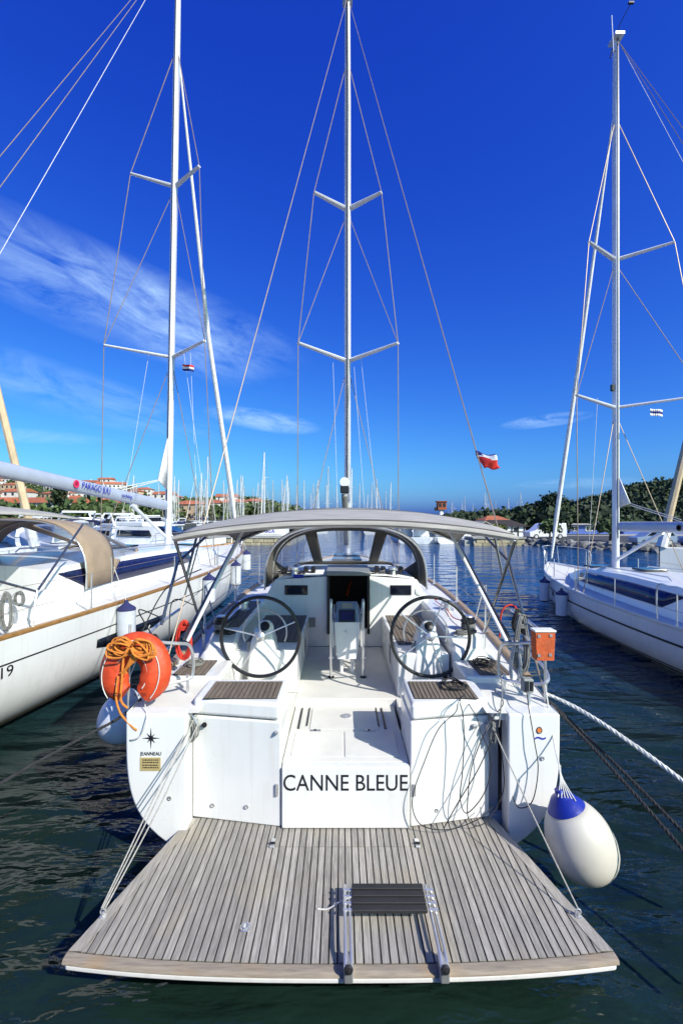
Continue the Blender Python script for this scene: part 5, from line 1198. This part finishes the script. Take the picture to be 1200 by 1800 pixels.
# orange box on the right pushpit
b1 = thing('rescue_box', 'orange canvas rescue box with white lid strapped to the right pushpit', 'box', (1.745,3.96,1.72))
MB().grid([[V((1.745+x*w_,y,z)) for x, y in ((-1,3.90),(1,3.90),(1,4.0),(-1,4.0))] for z, w_ in ((1.715,.075),(1.72,.078),(1.955,.088))], close=True).add([(1.657,3.90,1.955),(1.833,3.90,1.955),(1.833,4.0,1.955),(1.657,4.0,1.955)], [(0,1,2,3)]).build('body', M['orange_c'], b1, bev=.008)
MB().box(1.652,1.838,3.893,4.005,1.957,1.975).build('lid', M['white_p'], b1, bev=.006)
for x, z in ((1.69,1.925),(1.79,1.93),(1.69,1.76),(1.785,1.765)): MB().box(x-.012,x+.012,3.894,3.899,z-.012,z+.012).build('snap', M['steel'], b1)
# grey socket box with bracket
b1 = thing('light_box', 'small grey louvred lamp box on a bracket at the right quarter', 'lamp box', (1.62,3.98,1.31))
MB().box(1.575,1.665,3.94,4.02,1.42,1.54).build('body', M['grey_p'], b1, bev=.012)
for k in range(3): MB().box(1.585+k*.013,1.592+k*.013,3.936,3.939,1.435,1.525).build('louvre', M['black'], b1)
MB().box(1.628,1.658,3.936,3.9395,1.44,1.52).build('lens', M['black'], b1)
MB().tube([(1.64,3.98,1.42),(1.63,3.96,1.30)], .014, 7).build('bracket', M['steel'], b1)
b1 = thing('outboard_bracket', 'black outboard clamp bracket on the right pushpit', 'bracket', (1.70,4.25,1.85))
MB().box(1.66,1.72,4.2,4.3,1.86,2.05).build('pad', M['black'], b1, bev=.02); MB().tube([(1.69,4.25,1.87),(1.71,4.1,1.78)], .014, 7).build('arm', M['steel'], b1)

# French ensign on the right backstay
fl_ = MB(); rowsF = []
hoist0, hoist1 = P(835,792,5.2), P(848,824,5.15)
for i in range(9):
    u = i/8; row = []
    for j in range(13):
        v_ = j/12
        tip = P(880,823,5.05); top = hoist0.lerp(P(868,800,5.1), u); bot = hoist1.lerp(tip, u)
        p = top.lerp(bot, v_); p += V((0, .05*sin(v_*5+u*4), .012*sin(u*7)))
        row.append(p)
    rowsF.append(row)
k = len(rowsF[0]); vs = [p for r_ in rowsF for p in r_]; 
for i in range(8):
    for j in range(12):
        v_ = (j+.5)/12; mi = 0 if (v_ < .12 or (v_ < .25 and i < 3)) else (1 if v_ < .36+.05*(i > 4) else 2)
        a = i*k+j; fl_.v = vs; fl_.f.append((a, a+1, a+k+1, a+k)); fl_.m.append(mi)
solo(fl_, 'ensign', [M['blue_c'], M['white_c'], M['red']], 'small faded red, white and blue flag flying from the right backstay', 'flag', (1.5,5.15,3.5), solid=.003)
def small_flag(c, w_, cols, label):
    f = MB()
    for i in range(8):
        for j, mi in enumerate(cols):
            def q(a, b_): return V(c)+V((w_*a/8, .03*sin(a*.9), -.18*b_/len(cols)-.12*w_*a/8))
            f.add([q(i,j), q(i+1,j), q(i+1,j+1), q(i,j+1)], [(0,1,2,3)], mi)
    solo(f, 'courtesy_flag', [M['red'], M['white_c'], M['blue_c']], label, 'flag', c, solid=.004)
small_flag(P(321,640,13), .32, (0,1,2), 'red, white and blue courtesy flag under the left yacht spreader')
small_flag(P(1142,718,12), .34, (1,2,1), 'pale flag with a dark band under the right yacht spreader')

# fenders
def fender(name, label, top, axis, length, rad, body, cap, group=None, cap_both=False, pear=False):
    top = V(top); ax = V(axis).normalized()
    r = thing(name, label, 'fender', tuple(top+ax*length), group)
    prof = [(.0,.0),(rad*.18,.0),(rad*.2,.03),(rad*.45,.045),(rad*.72,.09*length/.8+.02)]
    if pear: pr = [(rad*sin(a)**.8*(1+.10*-cos(a)), length*.08+(length*.92)*(1-cos(a))/2) for a in [pi*k/22 for k in range(4,23)]]
    else: pr = [(rad*min(1,(sin(a)*1.9))**.6, length*.06+(length*.94)*(1-cos(a))/2) for a in [pi*k/22 for k in range(2,23)]]
    pr = [(max(0.001,a), b_) for a, b_ in pr]
    MB().lathe(pr, top, ax, 28).build('body', body, r, sharp=60)
    cp = [(.012,-.05),(.03,-.05),(.035,-.01),(rad*.34,.012)]+[(a*1.02+.002, b_-.003) for a, b_ in pr[:(1 if pear else 4)]]
    MB().lathe(cp, top, ax, 28).build('cap', cap, r, sharp=60)
    if cap_both: MB().lathe([(a*1.02+.002, b_+.003) for a, b_ in pr[-5:]], top, ax, 28).build('cap', cap, r, sharp=60)
    return r
fender('fender', 'large cream fender with blue cap hanging off the right quarter', P(985,1398,3.50), (.36,-.12,-.92), .62, .245, M['fender'], M['blue_v'], pear=True)
m_ = MB(); q0 = P(986,1390,3.50)
for k in range(6): m_.tube(smooth([P(982,1345,3.55)+V((rnd.uniform(-.01,.01),0,0)), P(984+k,1370,3.52), q0+V((-.04+.022*k,-.03-.01*k,-.03))], 4), .0045, 5)
m_.tube(smooth([(1.79,4.02,1.50), P(972,1300,3.75), P(982,1345,3.55)], 4), .006, 6)
solo(m_, 'fender_lanyard', M['rope_w'], 'white lanyard holding the large cream fender', 'rope', tuple(q0))
fender('fender', 'bulky pale fender squeezed between the lifebuoy and the water at left', (-2.10,4.45,1.26), (-.1,0,-1), .50, .23, M['fender_w'], M['fender_w'], pear=True)
MB_ = MB().tube([(-2.10,4.45,1.30),(-1.85,4.4,1.9)], .006, 6); solo(MB_, 'fender_lanyard', M['rope_w'], 'thin line from the left pushpit to the bulky pale fender', 'rope', (-2.1,4.45,1.44))
Lm = Matrix.Translation(V((-6.66,4,0))) @ Matrix.Rotation(LRZ, 4, 'Z')
for (f, lab) in ((.285, 'long pale fender with navy cap on the left-hand yacht, nearest the lifebuoy'), (.50, 'navy-capped fender on the left-hand yacht, second from its stern'), (.66, 'navy-capped fender on the left-hand yacht, amidships'), (.84, 'white fender with blue cap near the bow of the left-hand yacht')):
    y = 15.2*f; x = crom(lys, lB, y); p = Lm @ V((x+.16, y, crom(lys,lZ,y)-.02-(.0)))
    fender('fender', lab, p, (0,0,-1), .72, .15, M['fender_w'], M['canvas_n'])
    t = Lm @ V((x-.08, y, crom(lys,lZ,y)+.6)); solo(MB().tube([p+V((0,0,.03)), t], .006, 6), 'fender_lanyard', M['rope_w'], 'white line holding the '+lab.split(' on the ')[0].replace('long pale fender', 'long pale fender').split(' near ')[0]+(', nearest the lifebuoy' if f < .3 else (', second from the stern' if f < .6 else (' amidships' if f < .7 else ' near the bow'))), 'rope', tuple(p))
for (f, lab) in ((.60, 'pale cylindrical fender with dark foot on the right-hand yacht, nearer the camera'), (.755, 'pale cylindrical fender with dark foot on the right-hand yacht, nearer its bow')):
    y = 11.5*f; x = crom(rys, rB, y); p = V((7.6-x-.15, 5.2+y, crom(rys,rZ,y)-.02))
    fender('fender', lab, p, (0,0,-1), .72, .14, M['fender_w'], M['canvas_n'], cap_both=True)
    solo(MB().tube([p+V((0,0,.03)), p+V((.2,0,.6))], .006, 6), 'fender_lanyard', M['rope_w'], 'line holding the fender '+lab.split(', ')[1]+' on the right-hand yacht', 'rope', tuple(p))
for y, z_, lab in ((5.6,1.25,'small white fender with blue top on the right side deck of the middle yacht'),):
    fender('fender', lab, (1.93+.13, 7.6, 1.35), (0,0,-1), .5, .1, M['fender_w'], M['blue_v'])

# platform tackles and mooring lines
def line(name, label, pts, r_, mat, twisted=False, cat='rope', k=8):
    m_ = MB()
    for pp_ in (pts if isinstance(pts[0], list) else [pts]):
        if twisted: rope(m_, pp_, r_)
        else: m_.tube(smooth(pp_, k), r_, 6)
    p0 = (pts[0][0] if isinstance(pts[0], list) else pts[0]); solo(m_, name, mat, label, cat, tuple(p0))
cl0 = V((-1.245,3.85,1.21)); pe = V((-1.545,2.955,ZP+.045))
line('platform_tackle', 'grey rope tackle from the left locker cleat to the swim platform edge', [[cl0+V((a,0,b_)), cl0.lerp(pe,.5)+V((a*1.2,0,-.02)), pe+V((a*.4,0,0.01))] for a, b_ in ((-.03,0),(-.005,.02),(.03,-.02))], .0052, M['rope_m'], k=6)
line('platform_tackle', 'thin white tackle line from the right locker cleat to the swim platform edge', [[V((1.27,3.85,1.18)), V((1.40,3.4,.78)), V((1.535,2.955,ZP+.05))]], .0050, M['rope_m'])
coil('rope_tail', M['rope_g'], 'short grey rope tail made up on the left locker cleat', (-1.27,3.86,1.14), .035, .09, 6, .007, 12)
coil('rope_tail', M['rope_g'], 'short grey rope tail made up on the right locker cleat', (1.29,3.86,1.12), .022, .09, 6, .006, 13)
line('mooring_line', 'thick white laid mooring line running off to the lower right', [V((1.80,4.05,1.38)), P(1010,1243,3.9), P(1100,1300,3.6), P(1260,1420,3.2), P(1420,1560,2.9)], .018, M['rope_w'], True)
line('mooring_line', 'pair of dark laid mooring lines slanting to the lower right', [[V((1.80,4.0,1.34)), P(1020,1292,3.8), P(1105,1385,3.4), P(1230,1530,2.9), P(1400,1740,2.4)], [V((1.81,4.0,1.34)), P(1026,1290,3.85), P(1118,1380,3.45), P(1260,1525,2.95), P(1440,1720,2.45)]], .014, M['rope_k'], True)
line('mooring_line', 'dark laid mooring line entering from the lower left', [V((-1.78,4.05,1.33)), P(210,1262,3.95), P(120,1310,3.6), P(0,1378,3.2), P(-160,1480,2.9)], .013, M['rope_k'], True)
D = 3.74
line('control_line', 'long black control line looping down over the right locker front', [P(*q, d) for q, d in (((825,1214),4.15),((806,1232),3.78),((800,1252),D),((770,1282),D),((745,1340),D),((726,1395),D-.02),((727,1430),D-.03),((745,1453),D-.04),((790,1458),D-.04),((840,1440),D),((866,1418),D+.05))], .0042, M['rope_k'])
line('control_line', 'second black control line hanging in a narrow loop on the right locker', [P(*q, d) for q, d in (((812,1216),4.15),((808,1234),3.78),((813,1256),D),((815,1300),D),((812,1360),D),((808,1400),D),((815,1427),D),((828,1424),D),((850,1395),D+.04),((862,1355),D+.06),((858,1318),D+.06),((845,1288),D+.05),((838,1262),D+.05),((826,1242),3.85),((815,1222),4.1))], .0042, M['rope_k'])
line('control_line', 'black control line running taut from the right locker cleat down to the platform', [P(*q, d) for q, d in (((872,1282),D+.06),((840,1352),D+.02),((805,1410),D),((780,1455),D-.03))], .0045, M['rope_k'])
line('control_line', 'outer black control line curving below the right locker cleat', [P(*q, d) for q, d in (((868,1214),4.2),((884,1235),3.86),((866,1262),D+.08),((846,1300),D+.05),((828,1350),D+.03),((822,1400),D),((822,1436),D),((836,1452),D),((860,1438),D+.04),((884,1390),D+.08),((882,1330),D+.08),((874,1285),D+.08))], .004, M['rope_k'])
line('lashing_line', 'thin line hanging from the right pushpit down to the locker cleat', [V((1.45,4.15,1.5)), P(882,1215,3.95), P(880,1240,3.82), P(876,1278,3.78)], .006, M['rope_g'])
line('lashing_line', 'black line trailing from the right pushpit down over the right transom wing', [V((1.62,4.0,1.46)), P(928,1240,3.76), P(938,1300,3.71), P(945,1352,3.71), P(935,1408,3.70), P(912,1420,3.70), P(900,1400,3.72)], .0042, M['rope_k'])
line('tiedown_line', 'thin white line trailing from the lifebuoy foot over the left transom wing', [V((-1.72,3.95,1.40)), P(258,1262,3.75), P(248,1292,3.74), P(232,1300,3.75), P(226,1300,3.8)], .0045, M['rope_w'])
line('quarter_pole', 'slim steel pole standing upright on the left quarter behind the lifebuoy', [V((-1.855,4.0,2.0)), V((-1.855,3.96,1.2)), V((-1.85,3.94,.75))], .011, M['steel'], cat='pole')
# crossed lines at the left pushpit (net of spare lines)
line('lashing_line', 'criss-crossed dark lines tied above the lifebuoy on the left pushpit', [[V((-1.80,4.1,1.9)), V((-1.72,4.5,2.25)), V((-1.6,5.2,2.35))], [V((-1.55,4.1,1.84)), V((-1.7,4.6,2.1)), V((-1.75,5.4,1.9))], [V((-1.85,4.6,1.94)), V((-1.95,4.4,2.05)), V((-1.82,4.2,1.98)), V((-1.7,4.1,1.88))]], .006, M['rope_k'])
line('jib_sheet', 'red sheet lying along the right coaming from the winch', [V((1.48,5.42,1.70)), V((1.42,5.8,1.665)), V((1.45,6.3,1.67)), V((1.40,6.8,1.69))], .007, M['rope_r'])
line('jib_sheet', 'dark sheet lying along the left coaming from the winch', [V((-1.40,5.42,1.70)), V((-1.36,5.8,1.66)), V((-1.40,6.3,1.67)), V((-1.36,6.8,1.69))], .007, M['rope_k'])
def tail(label, c, r_, n_, seed, mat):
    q = random.Random(seed); pts = []
    for j in range(n_): t = j*.75; k = r_*(.55+.45*q.random()); pts.append(V((c[0]+k*cos(t), c[1]+k*sin(t), c[2]+.0015*j)))
    line('sheet_tail', label, pts, .0065, mat, k=4)
tail('loose tail of dark sheet heaped beside the left winch', (-1.30,5.25,1.60), .09, 34, 1, M['rope_k'])
tail('loose tail of grey sheet heaped beside the right winch', (1.36,5.22,1.60), .08, 34, 2, M['rope_g'])
tail('coil of dark line dropped on the right quarter seat', (1.47,4.70,1.415), .12, 40, 3, M['rope_k'])
tail('coil of grey line lying on the left quarter seat', (-1.52,4.72,1.415), .10, 30, 4, M['rope_g'])
tail('coil of dark line lying on the right locker teak pad', (1.02,4.14,1.402), .13, 30, 5, M['rope_k'])
# crew water: right side small wooden boathook on deck of middle yacht
line('boat_hook', 'red boat hook lying along the right side deck', [V((1.66,6.2,1.47)), V((1.62,7.9,1.52))], .014, M['rope_r'], cat='boat hook')

# ---------------------------------------------------------------- labels that count along each row
words = ['first','second','third','fourth','fifth','sixth','seventh','eighth','ninth','tenth','eleventh','twelfth','thirteenth','fourteenth','fifteenth','sixteenth','seventeenth','eighteenth','nineteenth','twentieth']
def relabel(group, edges, rownames, tail):
    obs = [o for o in bpy.data.objects if o.get('group') == group and o.parent is None]
    rows_ = {}
    for o in obs:
        d = o.location.y; k = sum(1 for e in edges if d > e); rows_.setdefault(k, []).append(o)
    for k, lst in rows_.items():
        lst.sort(key=lambda o: o.location.x/o.location.y)
        for i, o in enumerate(lst):
            base = o['label'].split(tail)[0].strip(' ,')
            o['label'] = '%s, %s from the left %s' % (base, words[i] if i < 20 else '%d%s' % (i+1, {1:'st',2:'nd',3:'rd'}.get((i+1)%10,'th')), rownames[k])
relabel('motor cruisers in the left-hand rows', (42.0, 47.0, 53.5, 61, 70, 81), ['in the nearest row', 'in the second row back', 'in the third row back', 'in the fourth row back', 'in the fifth row back', 'in the sixth row back', 'in the farthest row'], ' in the rows')
relabel('houses on the far left hillside', (167, 205, 245, 285, 325, 365), ['on the lowest terrace', 'on the second terrace', 'on the third terrace', 'on the fourth terrace', 'on the fifth terrace', 'on the sixth terrace', 'on the top terrace'], ' on the far left hillside')
relabel('far moored sailboats, left', (), ['left of the bimini top'], ' among the bare masts')
relabel('far moored sailboats, middle', (), ['above the bimini top'], ' whose mast shows')
relabel('far moored sailboats, right', (), ['before the wooded hill'], ' in front of')
relabel('small boats right of the sprayhood', (), ['right of the sprayhood'], ' moored below')
relabel('small boats behind the sprayhood', (), ['through the sprayhood windows'], ' seen through')
